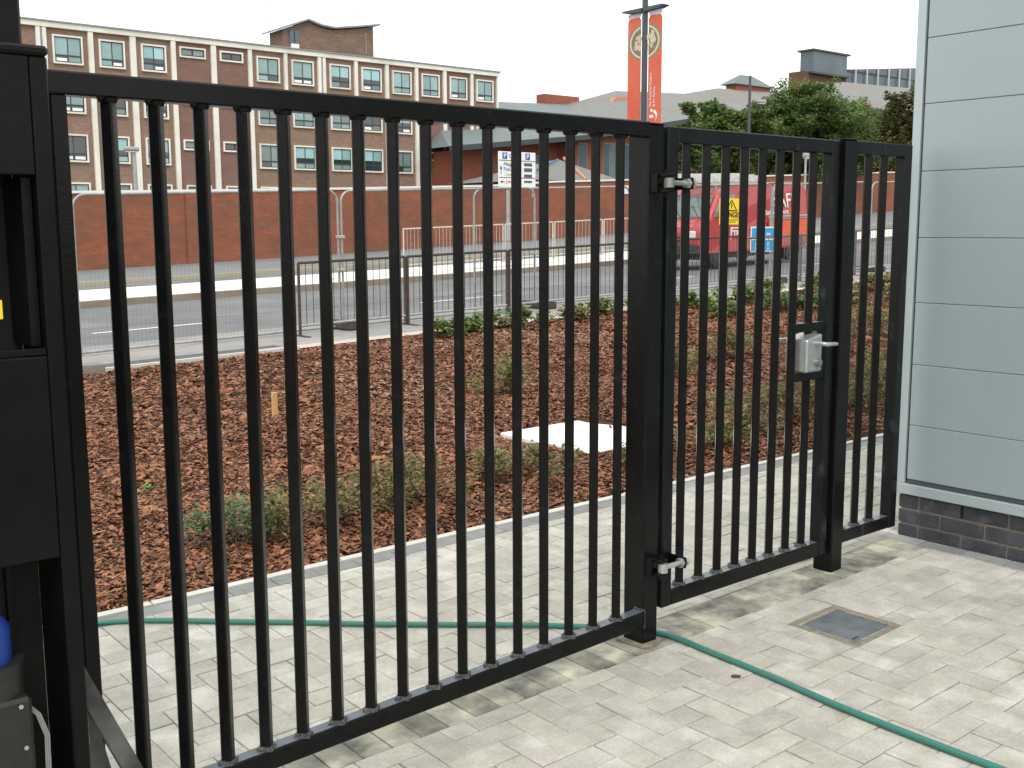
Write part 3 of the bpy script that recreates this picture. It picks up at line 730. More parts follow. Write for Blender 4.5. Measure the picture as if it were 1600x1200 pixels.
ua = mth('MULTIPLY', sp.outputs[0], 43.98); va = mth('MULTIPLY', sp.outputs[1], 620.0)
s1 = mth('SINE', mth('ADD', ua, va)); s2 = mth('SINE', mth('SUBTRACT', ua, va)); mxx = mth('MAXIMUM', s1, s2)
cr = N.new("ShaderNodeValToRGB"); cr.color_ramp.elements[0].position = .3; cr.color_ramp.elements[0].color = (.012, .105, .08, 1); cr.color_ramp.elements[1].color = (.065, .27, .215, 1)
L.new(mxx, cr.inputs[0]); L.new(cr.outputs[0], bs.inputs["Base Color"]); bs.inputs["Roughness"].default_value = .38
me.materials.clear(); me.materials.append(HM); me.polygons.foreach_set("use_smooth", [len(p.vertices) == 4 for p in me.polygons])
tag(ob("garden_hose", me), "green braided garden hose lying across the paving under the gate", "hose")

# ------------------------------------------------------------------ plants
def leaves(b, cx, cy, cz, rx, rz, n, size, r, asp=.5, m=0, flat=0, core=.25):
    for _ in range(n):
        th = r.uniform(0, 6.283); q = r.random() ** .5; ph = r.uniform(-1, 1)
        rad = (core + (1 - core) * q)
        x = cx + rx * rad * math.cos(th) * math.sqrt(max(0, 1 - ph * ph * .8)); y = cy + rx * rad * math.sin(th) * math.sqrt(max(0, 1 - ph * ph * .8)); z = cz + rz * ph * rad
        a = r.uniform(0, 6.283); el = r.uniform(-.5, 1.0); s = size * r.uniform(.6, 1.35); w = s * asp * r.uniform(.8, 1.2)
        d = Vector((math.cos(a) * math.cos(el), math.sin(a) * math.cos(el), math.sin(el)))
        u = Vector((-math.sin(a), math.cos(a), r.uniform(-.5, .5))).normalized() * w * .5
        p = Vector((x, y, z)); dr = Vector((0, 0, -s * .12))
        b.add([p, p + d * s * .5 + u, p + d * s + dr, p + d * s * .5 - u], [(0, 1, 2, 3)], m)
def shrub(x, y, rad, h, nl, size, leafm, label, name="shrub", group=None, twig=True, sd=0, asp=.5):
    r = random.Random(sd); z0 = bedz(x, y)
    t = thing(name, label, "shrub" if name == "shrub" else "plant", (x, y, z0), 0, group)
    b = MB(); s = MB()
    k = max(3, int(rad * 26))
    for i in range(k):
        a = r.uniform(0, 6.283); q = r.uniform(.1, 1) * rad; hh = h * r.uniform(.5, 1) * (1 - .35 * q / rad)
        px, py = q * math.cos(a), q * math.sin(a)
        s.tube([(px * .25, py * .25, -.02), (px * .7, py * .7, hh * .6), (px, py, hh)], [.004, .003, .0015], 4)
        leaves(b, px, py, hh * .75, rad * .30, h * .28, nl // k, size, r, asp)
        for j in range(3):
            f = r.uniform(.3, .9); leaves(b, px * f, py * f, hh * f, .03, .03, 5, size, r, asp)
    b.build("foliage", leafm, t, fix=False)
    if twig: s.build("stems", BARK, t, fix=False)
    return t
GN = "low shrubs growing along the path edge"
near = [(-.62, 2.32, .20, .27, "sparse shrub with small blue green leaves, leftmost along the path", LBLUE),
        (-.30, 2.30, .21, .33, "bushy olive green shrub, second from the left along the path", LSHR),
        (.10, 2.36, .22, .30, "spreading shrub with reddish stems, third along the path", LSHR),
        (.55, 2.30, .24, .32, "leggy shrub with bare dark stems, fourth along the path", LSHR),
        (1.05, 2.28, .22, .28, "low green shrub, fifth along the path, left of the white slab", LSHR),
        (1.38, 2.2, .20, .22, "leafy shrub just left of the white slab", LSHR),
        (2.02, 2.02, .18, .15, "olive shrub in front of the white slab's near left corner", LSHR),
        (2.75, 1.98, .22, .16, "brownish green shrub in front of the white slab's right half", LSHR),
        (3.35, 2.15, .26, .34, "shrub directly behind the first post", LSHR),
        (3.95, 2.10, .28, .34, "shrub behind the first bars of the small gate", LSHR),
        (4.6, 2.2, .30, .34, "shrub behind the middle bars of the small gate", LSHR),
        (5.3, 2.3, .32, .36, "dark green shrub behind the lock side of the small gate", LSHR),
        (6.1, 2.5, .35, .38, "shrub behind the second post", LSHR),
        (7.1, 2.6, .36, .40, "shrub behind the end railing near the path", LSHR)]
for i, (x, y, rd, h, lb, lm) in enumerate(near):
    shrub(x, y, rd * 1.35, h * 1.05, int(560 * (rd / .2) ** 2), .036, lm, lb, group=GN, sd=i + 3, asp=.55)
# thin twiggy plant whose leaves stand out against the slab
t = thing("young_plant", "thin young plant with dark drooping leaves standing before the white slab", "plant", (2.2, 2.28, bedz(2.2, 2.28)))
b = MB(); s = MB(); r = random.Random(5)
for dx, hh in ((-.12, .27), (.0, .34), (.12, .25), (.05, .2)):
    s.tube([(dx * .3, 0, 0), (dx, .02, hh * .6), (dx * 1.2, .03, hh)], [.004, .003, .0015], 4)
    for j in range(5): leaves(b, dx * 1.1, .02, hh * (.55 + .1 * j), .03, .02, 2, .042, r, .35)
b.build("foliage", LEAFDARK, t, fix=False); s.build("stems", BARK, t, fix=False)
mid = [(3.3, 4.9, "small isolated shrub in the middle of the bed right of the first post"), (4.9, 4.2, "shrub in mid bed behind the small gate's middle bars"), (6.2, 4.6, "shrub in mid bed behind the gate's lock"),
       (7.2, 4.0, "shrub in mid bed behind the second post"), (8.8, 4.6, "tall shrub in mid bed behind the end railing")]
for i, (x, y, lb) in enumerate(mid): shrub(x, y, .32, .42, 700, .05, LSHR, lb, group="scattered shrubs in the middle of the bed", sd=40 + i)
far = [(5.45, 8.75, .28, LGC), (5.95, 8.85, .30, LGC), (6.5, 9.0, .25, LSHR), (7.1, 8.95, .30, LGC), (7.75, 8.9, .28, LSHR), (8.5, 8.8, .34, LGC), (9.3, 8.7, .34, LGC), (10.2, 8.6, .36, LGC), (9.6, 7.5, .38, LGC),
       (11.1, 8.4, .42, LGC), (10.8, 7.2, .42, LBLUE), (12.1, 8.5, .45, LGC), (12.2, 7.2, .45, LSHR), (13.3, 8.2, .5, LGC), (13.6, 6.8, .5, LSHR), (14.7, 7.8, .55, LSHR), (15.6, 6.3, .6, LGC), (16.9, 7.4, .65, LSHR), (18.8, 6.6, .8, LSHR), (21, 7.0, .9, LSHR)]
where = ["first", "second", "third", "fourth", "fifth", "sixth", "seventh", "eighth", "ninth", "tenth", "eleventh", "twelfth", "thirteenth", "fourteenth", "fifteenth", "sixteenth", "seventeenth", "eighteenth", "nineteenth", "twentieth"]
for i, (x, y, rd, lm) in enumerate(far):
    shrub(x, y, rd, .30 + .1 * (x > 11), int(330 * (rd / .3) ** 2), .085, lm, "leafy ground cover clump at the back edge of the bed, %s from the left" % where[i], name="ground_cover_clump", group="leafy clumps along the back of the bed", sd=80 + i, asp=.6)
t = thing("weed", "tiny bright green weed in the bark near the left pillar", "plant", (-.55, 3.7, bedz(-.55, 3.7)))
b = MB(); leaves(b, 0, 0, .02, .05, .02, 40, .03, random.Random(1), .6); b.build("foliage", mat("bright_weed_leaf", (.10, .25, .03), (.16, .32, .05), island=.3), t, fix=False)

def tree(x, y, h, rx, rz, cz, nclump, nleaf, size, lm, label, sd, lm2=None, squash=1):
    r = random.Random(sd); z0 = G(x)
    t = thing("broadleaf_tree", label, "tree", (x, y, z0))
    b = MB(); cl = []
    for i in range(nclump):
        th = r.uniform(0, 6.283); ph = math.acos(r.uniform(-.75, 1)); q = r.uniform(.55, 1.0) * (1 + .10 * math.sin(3 * th + sd) + .08 * math.sin(5 * th + 2 * sd) * math.sin(ph))
        cl.append((rx * q * math.sin(ph) * math.cos(th), rx * q * math.sin(ph) * math.sin(th), cz + rz * q * math.cos(ph), r.uniform(.14, .24) * rx))
    for (px, py, pz, cr) in cl:
        leaves(b, px, py, pz, cr, cr * .75, nleaf // nclump, size, r, .7, 1 if (lm2 and r.random() < .3) else 0, core=.1)
        for _ in range(5):
            a = r.uniform(0, 6.283); leaves(b, px + cr * math.cos(a), py + cr * math.sin(a), pz + cr * r.uniform(-.4, .9), cr * .35, cr * .35, nleaf // nclump // 14, size, r, .7, core=.1)
    leaves(b, 0, 0, cz, rx * .72, rz * .72, nleaf // 4, size * 1.5, r, .8, core=.05)
    b.build("crown", [lm, lm2 or lm], t, fix=False)
    s = MB(); s.tube([(0, 0, -.2), (.1, 0, cz * .4), (0, .1, cz * .9)], [.32, .24, .12], 8)
    for (px, py, pz, cr) in cl[:14]: s.tube([(0, 0, cz * .35), (px * .5, py * .5, pz * .6), (px * .9, py * .9, pz * .95)], [.12, .07, .03], 5)
    s.build("trunk", BARK, t, fix=False); return t
tree(50.3, 41, 8, 3.2, 2.9, 4.6, 60, 34000, .20, LEAFD, "round green tree behind the wall, right of the orange banners", 1, LEAFY)
tree(53.8, 42, 8, 2.9, 2.7, 4.2, 55, 30000, .20, LEAFD, "lower green tree between the banner tree and the big one", 5, LEAFY)
tree(57.9, 40.5, 9.4, 4.5, 3.8, 4.6, 95, 56000, .20, LEAFD, "large broad green tree behind the red van", 2, LEAFY)
tree(79.0, 45, 9, 4.6, 4.2, 4.9, 55, 18000, .28, LEAFB, "bronze tinged tree at the corner of the clad wall", 3, LEAFY)

# ------------------------------------------------------------------ temporary fencing
def heras(label, x0, x1, yy=10.95):
    t = thing("mesh_fence_panel", label, "mesh fence", (x0, yy, 0), 0, "tall mesh fence panels along the pavement")
    za, zb = G(x0) + .0, G(x1) + .0; H_ = 1.975
    f = lambda x: za + (zb - za) * (x - x0) / (x1 - x0)
    b = MB(); R0 = .16; rr = .017
    pts = [(0, 0, f(x0))]
    pts.append((0, 0, f(x0) + H_ - R0))
    for k in range(1, 6): a = k / 5 * math.pi / 2; pts.append((R0 * (1 - math.cos(a)), 0, f(x0) + H_ - R0 + R0 * math.sin(a)))
    for k in range(0, 6): a = k / 5 * math.pi / 2; pts.append((x1 - x0 - R0 * (1 - math.sin(a)), 0, f(x1) + H_ - R0 + R0 * math.cos(a)))
    pts.append((x1 - x0, 0, f(x1)))
    b.tube(pts, rr, 8)
    b.build("tube_frame", GALVD, t, fix=False)
    b = MB(); b.tube([(0, 0, f(x0) + .04), (x1 - x0, 0, f(x1) + .04)], .018, 8); b.build("bottom_tube", GALVD, t, fix=False)
    b = MB(); n = int((x1 - x0) / .055); w = .0007
    for k in range(1, n):
        x = x0 + (x1 - x0) * k / n; b.box(x - x0 - w, x - x0 + w, -w, w, f(x) + .04, f(x) + H_ - .02)
    for hz in (.32, .72, 1.12, 1.52, 1.80):
        b.add([(0, -.0045, f(x0) + hz - .0014), (x1 - x0, -.0045, f(x1) + hz - .0014), (x1 - x0, -.0045, f(x1) + hz + .0014), (0, -.0045, f(x0) + hz + .0014)], [(0, 1, 2, 3)])
        b.add([(0, -.0025, f(x0) + hz + .012), (x1 - x0, -.0025, f(x1) + hz + .012), (x1 - x0, -.0025, f(x1) + hz + .015), (0, -.0025, f(x0) + hz + .015)], [(0, 1, 2, 3)])
    tag(b.build("wire_mesh", WIRE, t, fix=False), kind='stuff')
    return t
hl = ["mesh fence panel leftmost, beside the dark pillar", "mesh fence panel in front of the left half of the red wall", "mesh fence panel from the brown foot to the sign post",
      "overlapping mesh fence panel behind the direction sign's right side", "mesh fence panel seen either side of the first gate post", "mesh fence panel carrying the yellow danger sign",
      "mesh fence panel in front of the van's rear", "mesh fence panel seen through the end railing", "last mesh fence panel at the clad wall's edge"]
for lb, a, bb, yy in zip(hl, (-2.2, 1.5, 5.26, 7.76, 11.32, 11.75, 15.33, 18.9, 22.45), (1.45, 5.2, 8.94, 11.3, 11.34, 15.28, 18.85, 22.4, 26), (10.95, 10.95, 10.95, 11.06, 0, 10.95, 10.95, 10.95, 10.95)):
    if yy == 0: continue
    heras(lb, a, bb, yy)
for i, x in enumerate((5.23, 8.98, 15.3, 18.88, 22.43)):
    b = MB(); b.cbox(-.12, .12, -.36, .36, 0, .115, c=.02)
    tag(b.build("ballast_block", mat("rubber_foot%d" % i, (.05, .035, .028), (.08, .06, .05), rough=.9), None, (x, 10.95, G(x)), .1 * (i % 2)),
        "dark block foot of the mesh fence, %s from the left" % where[i], "fence foot", "feet of the mesh fence")
for i, (x, z) in enumerate(((5.23, 1.32), (5.23, .85), (8.95, .9))):
    b = MB(); b.cbox(-.06, .06, -.035, .035, -.02, .02, c=.005); tag(b.build("fence_clamp", GALV, None, (x, 10.94, G(x) + z)), "small steel clamp joining two mesh fence panels, %s" % ("upper one by the brown foot", "lower one by the brown foot", "one by the sign post")[i], "clamp")

def barrier(label, x0, x1, yy, m, H_=.98, group="steel crowd barriers along the pavement", near_=True, foot=None, lower=.14, n=None, zb=0):
    t = thing("crowd_barrier", label, "barrier", (x0, yy, 0), 0, group)
    f = lambda x: G(x) + zb
    b = MB(); r_ = .019
    b.tube([(0, 0, f(x0)), (0, 0, f(x0) + H_)], r_ * 1.15, 8); b.tube([(x1 - x0, 0, f(x1)), (x1 - x0, 0, f(x1) + H_)], r_ * 1.15, 8)
    b.tube([(0, 0, f(x0) + H_), (x1 - x0, 0, f(x1) + H_)], r_, 8)
    b.build("frame", m, t, fix=False)
    b = MB(); b.tube([(0, 0, f(x0) + lower), (x1 - x0, 0, f(x1) + lower)], r_, 8); b.build("lower_rail", GALVD if near_ else m, t, fix=False)
    b = MB(); n = n or int((x1 - x0) / .105)
    for k in range(1, n): x = (x1 - x0) * k / n; b.tube([(x, 0, f(x0 + x) + lower), (x, 0, f(x0 + x) + H_)], .0050, 5)
    b.build("infill_bars", m, t, fix=False)
    b = MB(); b.box(-.03, .03, -.25, .25, f(x0), f(x0) + .012); b.build("foot_bar", foot or m, t, fix=False)
    return t
xs = [4.35, 6.15, 8.10, 10.03, 11.97, 13.9, 15.85, 17.8, 19.75, 21.7]
bl_ = ["leftmost brown crowd barrier in front of the road", "second brown crowd barrier, around the brown fence foot", "third brown crowd barrier, left of the teal foot", "crowd barrier just left of the first gate post",
       "crowd barrier behind the first gate post", "grey crowd barrier below the van's front", "grey crowd barrier below the blue sign", "grey crowd barrier below the van's rear", "grey crowd barrier behind the second post", "grey crowd barrier behind the end railing"]
for i in range(10):
    barrier(bl_[i], xs[i], xs[i] + 1.9 if i else 6.1, 10.6, RUSTY if i < 5 else GREYB, H_=1.0 if i < 5 else .95, foot=TEALF if i == 2 else None)
fx = [14.28, 16.1, 17.95, 19.95, 22.1, 24.2, 26.3]
fl = ["first", "second", "third", "fourth", "fifth", "sixth", "seventh"]
for i in range(6):
    barrier("cream guard rail on the bright median, %s from the left" % fl[i], fx[i], fx[i + 1] - .08, 22.6, FARB, H_=1.12, group="guard rails on the median", near_=False, lower=.12, n=14, zb=.03)

# signs on the mesh fence
t = thing("danger_sign", "yellow DANGER warning sign hung on the mesh fence before the van", "sign", (13.6, 10.90, 1.643))
b = MB(); b.cbox(0, .72, 0, .008, 0, .50, c=.003); b.build("board", YEL, t)
b = MB()
for p, q in (((.2, .27), (.36, .47)), ((.36, .47), (.52, .27)), ((.52, .27), (.2, .27))): b.tube([(p[0], -.004, p[1]), (q[0], -.004, q[1])], .010, 4)
b.tube([(.36, -.004, .32), (.36, -.004, .41)], .010, 4); b.build("warning_triangle", BLK, t)
text("DANGER", .15, BLK, t, (.36, -.006, .14), (R_(90), 0, 0), align='CENTER', sx=1.02)
b = MB(); b.box(.16, .56, -.004, -.001, .085, .098); b.box(.22, .5, -.004, -.001, .045, .056); b.build("small_print", BLK, t)
t = thing("blue_sign", "blue and white site notice on the fence below the van", "sign", (14.55, 10.88, 1.10))
b = MB(); b.cbox(0, .77, 0, .008, 0, .255, c=.003); b.cbox(0, .77, 0, .008, .265, .50, c=.003); b.build("board", GRIM, t)
b = MB(); b.box(.03, .74, -.003, -.0005, .02, .24); b.box(.03, .74, -.003, -.0005, .28, .475); b.build("blue_face", CYAN, t)
b = MB()
for x, z in ((.16, .17), (.16, .07), (.36, .17), (.56, .17), (.56, .07), (.36, .07)): b.tube([(x, -.006, z), (x, -.0035, z)], .032, 10); b.box(x - .045, x + .045, -.006, -.0035, z - .05, z - .036)
b.box(.2, .42, -.006, -.0035, .34, .375); b.box(.5, .62, -.006, -.0035, .34, .375); b.box(.2, .5, -.006, -.0035, .30, .315); b.build("symbols", LILAC, t)
t = thing("small_notice", "small red and white notice on the fence under the danger sign", "sign", (13.93, 10.88, 1.36))
b = MB(); b.cbox(0, .33, 0, .008, 0, .235, c=.003); b.build("board", mat("pink_white_board", (.72, .60, .58), rough=.5), t)
b = MB(); b.box(.02, .31, -.003, -.0005, .0, .045); b.box(.04, .1, -.003, -.0005, .07, .15); b.box(.14, .17, -.003, -.0005, .07, .15); b.box(.2, .3, -.003, -.0005, .07, .09); b.box(.24, .26, -.003, -.0005, .09, .15); b.build("print", mat("dark_red_print", (.35, .05, .05)), t)
b = MB(); b.box(.05, .28, -.003, -.0005, .185, .205); b.build("small_print", BLK, t)

# ------------------------------------------------------------------ van
VX, VY = 18.55, 15.6; vz = G(20.5) - .1
v = thing("van", "red tradesman's van with ladders on its roof rack facing left on the road", "van", (VX, VY, vz)); v.rotation_euler = (0, -.035, 0)
prof = [(0.05, .42), (.0, .60), (.02, .90), (.08, 1.05), (.42, 1.22), (.90, 1.88), (1.2, 2.0), (2.6, 2.06), (4.62, 2.06), (4.72, 1.95), (4.75, .45), (4.4, .36), (.3, .36)]
Wd = 1.86; b = MB(); ins = .10; n = len(prof); vs = []
cx, cz = 2.4, 1.1
for yy, k in ((0, 1), (.06, 0), (Wd - .06, 0), (Wd, 1)):
    for (x, z) in prof:
        if k: up = max(0, (z - 1.15)); vs.append((x + (.03 if x < cx else -.03), yy + (.0 if yy < 1 else 0), z - .03 * (z > 1)))
        else: vs.append((x, yy, z))
for i in range(len(vs)):      # tumblehome above the waist
    x, y, z = vs[i]
    if z > 1.15: tt = (z - 1.15) * .13; y = y + tt if y < .93 else y - tt
    vs[i] = (x, y, z)
fs = []
for s_ in range(3):
    for i in range(n): j = (i + 1) % n; fs.append((s_ * n + i, s_ * n + j, (s_ + 1) * n + j, (s_ + 1) * n + i))
fs += [tuple(range(n)), tuple(range(4 * n - 1, 3 * n - 1, -1))]
b.add(vs, fs); body = b.build("body", RED, v)
def sidey(z): return max(0, (z - 1.15)) * .13
def sidepanel(name, pts, m, par=v, off=.006):
    b = MB(); k = len(pts); vs = [(x, sidey(z) - off, z) for x, z in pts] + [(x, sidey(z) + .01, z) for x, z in pts]
    b.add(vs, [tuple(range(k)), tuple(range(2 * k - 1, k - 1, -1))] + [(i, i + k, (i + 1) % k + k, (i + 1) % k) for i in range(k)])
    return b.build(name, m, par)
# windscreen on the slope
b = MB()
def scr(x, y, z, o=.008): return (x - .012, y, z + .008)
b.add([scr(.455, .12, 1.27), scr(.455, Wd - .12, 1.27), scr(.86, Wd - .2, 1.83), scr(.86, .2, 1.83)], [(0, 1, 2, 3)])
b.add([(.48, .12, 1.23), (.48, Wd - .12, 1.23), (.90, Wd - .2, 1.78), (.90, .2, 1.78)], [(3, 2, 1, 0)]); b.build("windscreen", VGLASS, v)
b = MB(); b.tube([(.43, .35, 1.26), (.64, .75, 1.58)], .010, 5); b.tube([(.43, .95, 1.26), (.64, 1.4, 1.58)], .010, 5); b.build("wiper", PLAST, v)
sidepanel("side_window", [(.62, 1.28), (1.0, 1.82), (1.55, 1.84), (1.55, 1.28)], VGLASS)
sidepanel("door_seam", [(1.66, .55), (1.66, 1.9), (1.685, 1.9), (1.685, .55)], PLAST, off=.003)
sidepanel("door_seam", [(3.3, .55), (3.3, 1.95), (3.325, 1.95), (3.325, .55)], PLAST, off=.003)
sidepanel("dark_lower_panel", [(2.15, .40), (2.15, .95), (3.1, .95), (3.1, .40)], mat("dark_red_panel", (.16, .02, .02), rough=.5), off=.004)
sidepanel("side_stripe", [(2.9, 1.20), (2.9, 1.23), (4.68, 1.23), (4.68, 1.20)], mat("cream_stripe", (.5, .42, .3)), off=.007)
sidepanel("side_stripe", [(2.9, 1.13), (2.9, 1.17), (4.68, 1.17), (4.68, 1.13)], mat("grey_stripe", (.25, .24, .2)), off=.007)
sidepanel("reflective_band", [(2.9, .66), (2.9, 1.10), (4.7, 1.10), (4.7, .66)], ORRED, off=.005)
for x in (3.35, 4.1): sidepanel("marker_light", [(x, .63), (x, .73), (x + .11, .73), (x + .11, .63)], mat("marker_lens", (.75, .74, .6), rough=.3), off=.012)
b = MB(); b.cbox(-.04, .12, .02, Wd - .02, .34, .62, c=.04); b.build("bumper", PLAST, v)
b = MB(); b.box(-.012, .05, .45, Wd - .45, .66, .80); b.build("grille", PLAST, v)
for y in (.10, Wd - .40): b = MB(); b.cbox(-.02, .22, y, y + .30, .76, .95, c=.03); b.build("headlight", mat("headlight_lens", (.6, .62, .6), (.7, .72, .7), rough=.15, coat=.5), v)
b = MB(); b.cbox(.80, .92, -.20, -.02, 1.24, 1.46, c=.03); b.build("wing_mirror", mat("pale_mirror", (.4, .42, .42), rough=.3), v)
for x in (.78, 3.95):
    for y in (.02, Wd - .22):
        b = MB(); b.tube([(x, y, .33), (x, y + .2, .33)], .33, 24); w = b.build("wheel", TYRE, v)
        b = MB(); b.tube([(x, y - .004 if y < 1 else y + .2, .33), (x, y + .02 if y < 1 else y + .204, .33)], .2, 16); b.build("hub", PLAST, w)
b = MB(); b.box(.25, 4.5, .12, Wd - .12, .20, .40); b.build("underbody", PLAST, v)
# bonnet lettering, side lettering
an = math.atan2(.17, .34)
tx = text("Safety", .30, GRIM, v, (.10, 1.60, 1.075), (0, 0, 0), name="bonnet_lettering", depth=.003)
tx.rotation_euler = Matrix(((0, math.cos(an), -math.sin(an)), (-1, 0, 0), (0, math.sin(an), math.cos(an)))).to_euler()
text("SAFE", .56, GRIM, v, (3.17, sidey(1.6) - .012, 1.45), (R_(90 - 7.4), 0, 0), name="side_lettering", sx=.9)
text("Industrial Doors", .19, GRIM, v, (2.60, sidey(1.35) - .010, 1.275), (R_(90 - 7.4), 0, 0), name="side_lettering", sx=.95)
b = MB()
for x in (.95, 2.2, 3.4, 4.4): b.tube([(x, .20, 2.0), (x, .20, 2.12), (x, Wd - .2, 2.12), (x, Wd - .2, 2.0)], .022, 6)
b.tube([(.6, .20, 2.12), (4.6, .20, 2.12)], .022, 6); b.tube([(.6, Wd - .2, 2.12), (4.6, Wd - .2, 2.12)], .022, 6)
rk = b.build("roof_rack", GALVD, v)
ALU = mat("aluminium_ladder", (.50, .49, .47), (.66, .65, .62), rough=.5, metal=.4)
for q in range(3):
    b = MB(); y0 = .30 + .42 * q; z = 2.16 + .05 * q
    b.box(-.35 + .2 * q, 3.1 + .1 * q, y0, y0 + .03, z, z + .16); b.box(-.35 + .2 * q, 3.1 + .1 * q, y0 + .36, y0 + .39, z, z + .16)
    for k in range(12): b.box(-.2 + .28 * k, -.17 + .28 * k, y0 + .03, y0 + .36, z + .05, z + .08)
    for k in range(9): b.box(-.1 + .35 * k, .05 + .35 * k, y0 - .012, y0 + .002, z + .03, z + .13)
    o = b.build("ladder", ALU, v)

# ------------------------------------------------------------------ direction sign and poles
t = thing("direction_sign", "white direction sign with parking symbols standing on two posts before the red wall", "road sign", (19.27, 24.5, G(19.3)))
z0 = G(19.3); 
b = MB(); b.cbox(0, 1.56, 0, .04, 3.02 - z0 - .12, 4.02 - z0, c=.01); b.build("board", LILAC, t)
b = MB(); b.tube([(.43, .06, 0), (.43, .06, 1.2)], .075, 10); b.tube([(.43, .06, 1.2), (.43, .06, 3.4)], .055, 10); b.build("post", PEDM, t)
b = MB(); b.tube([(1.48, .06, 2.0), (1.48, .06, 3.4)], .03, 8); b.build("edge_rail", PEDM, t)
for za in (3.74, 3.20): box1("divider", DKPATCH, t, .02, 1.54, -.006, -.001, za - z0 - .011, za - z0 + .011)
for xx in (.16, 1.12): 
    o = box1("parking_symbol", NAVY, t, xx, xx + .19, -.008, -.001, 3.785 - z0, 3.985 - z0)
    text("P", .22, GRIM, t, (xx + .035, -.010, 3.81 - z0), (R_(90), 0, 0), depth=.002)
text("City", .17, BLK, t, (.42, -.004, 3.82 - z0), (R_(90), 0, 0), depth=.002)
text("Meigh St", .17, BLK, t, (.20, -.004, 3.57 - z0), (R_(90), 0, 0), depth=.002)
text("Potteries", .17, NAVY, t, (.20, -.004, 3.41 - z0), (R_(90), 0, 0), depth=.002)
text("Centre", .15, mat("ochre_lettering", (.45, .35, .03)), t, (.26, -.004, 3.255 - z0), (R_(90), 0, 0), depth=.002)
text("John St", .14, mat("red_lettering", (.5, .06, .04)), t, (.30, -.004, 3.03 - z0), (R_(90), 0, 0), depth=.002)
b = MB(); b.box(.085, .105, -.006, -.001, 3.3 - z0, 3.48 - z0); b.prism([(.045, 3.47 - z0), (.145, 3.47 - z0), (.095, 3.57 - z0)], 'y', -.006, -.001)
b.box(.12, .24, -.006, -.001, 3.05 - z0, 3.075 - z0); b.prism([(.14, 3.02 - z0), (.14, 3.11 - z0), (.06, 3.063 - z0)], 'y', -.006, -.001); b.build("arrow", BLK, t)
for za, zb_ in ((3.58, 3.68), (3.40, 3.52), (3.22, 3.32), (3.05, 3.12)): box1("blanking_patch", DKPATCH, t, 1.06, 1.40, -.006, -.001, za - z0, zb_ - z0)

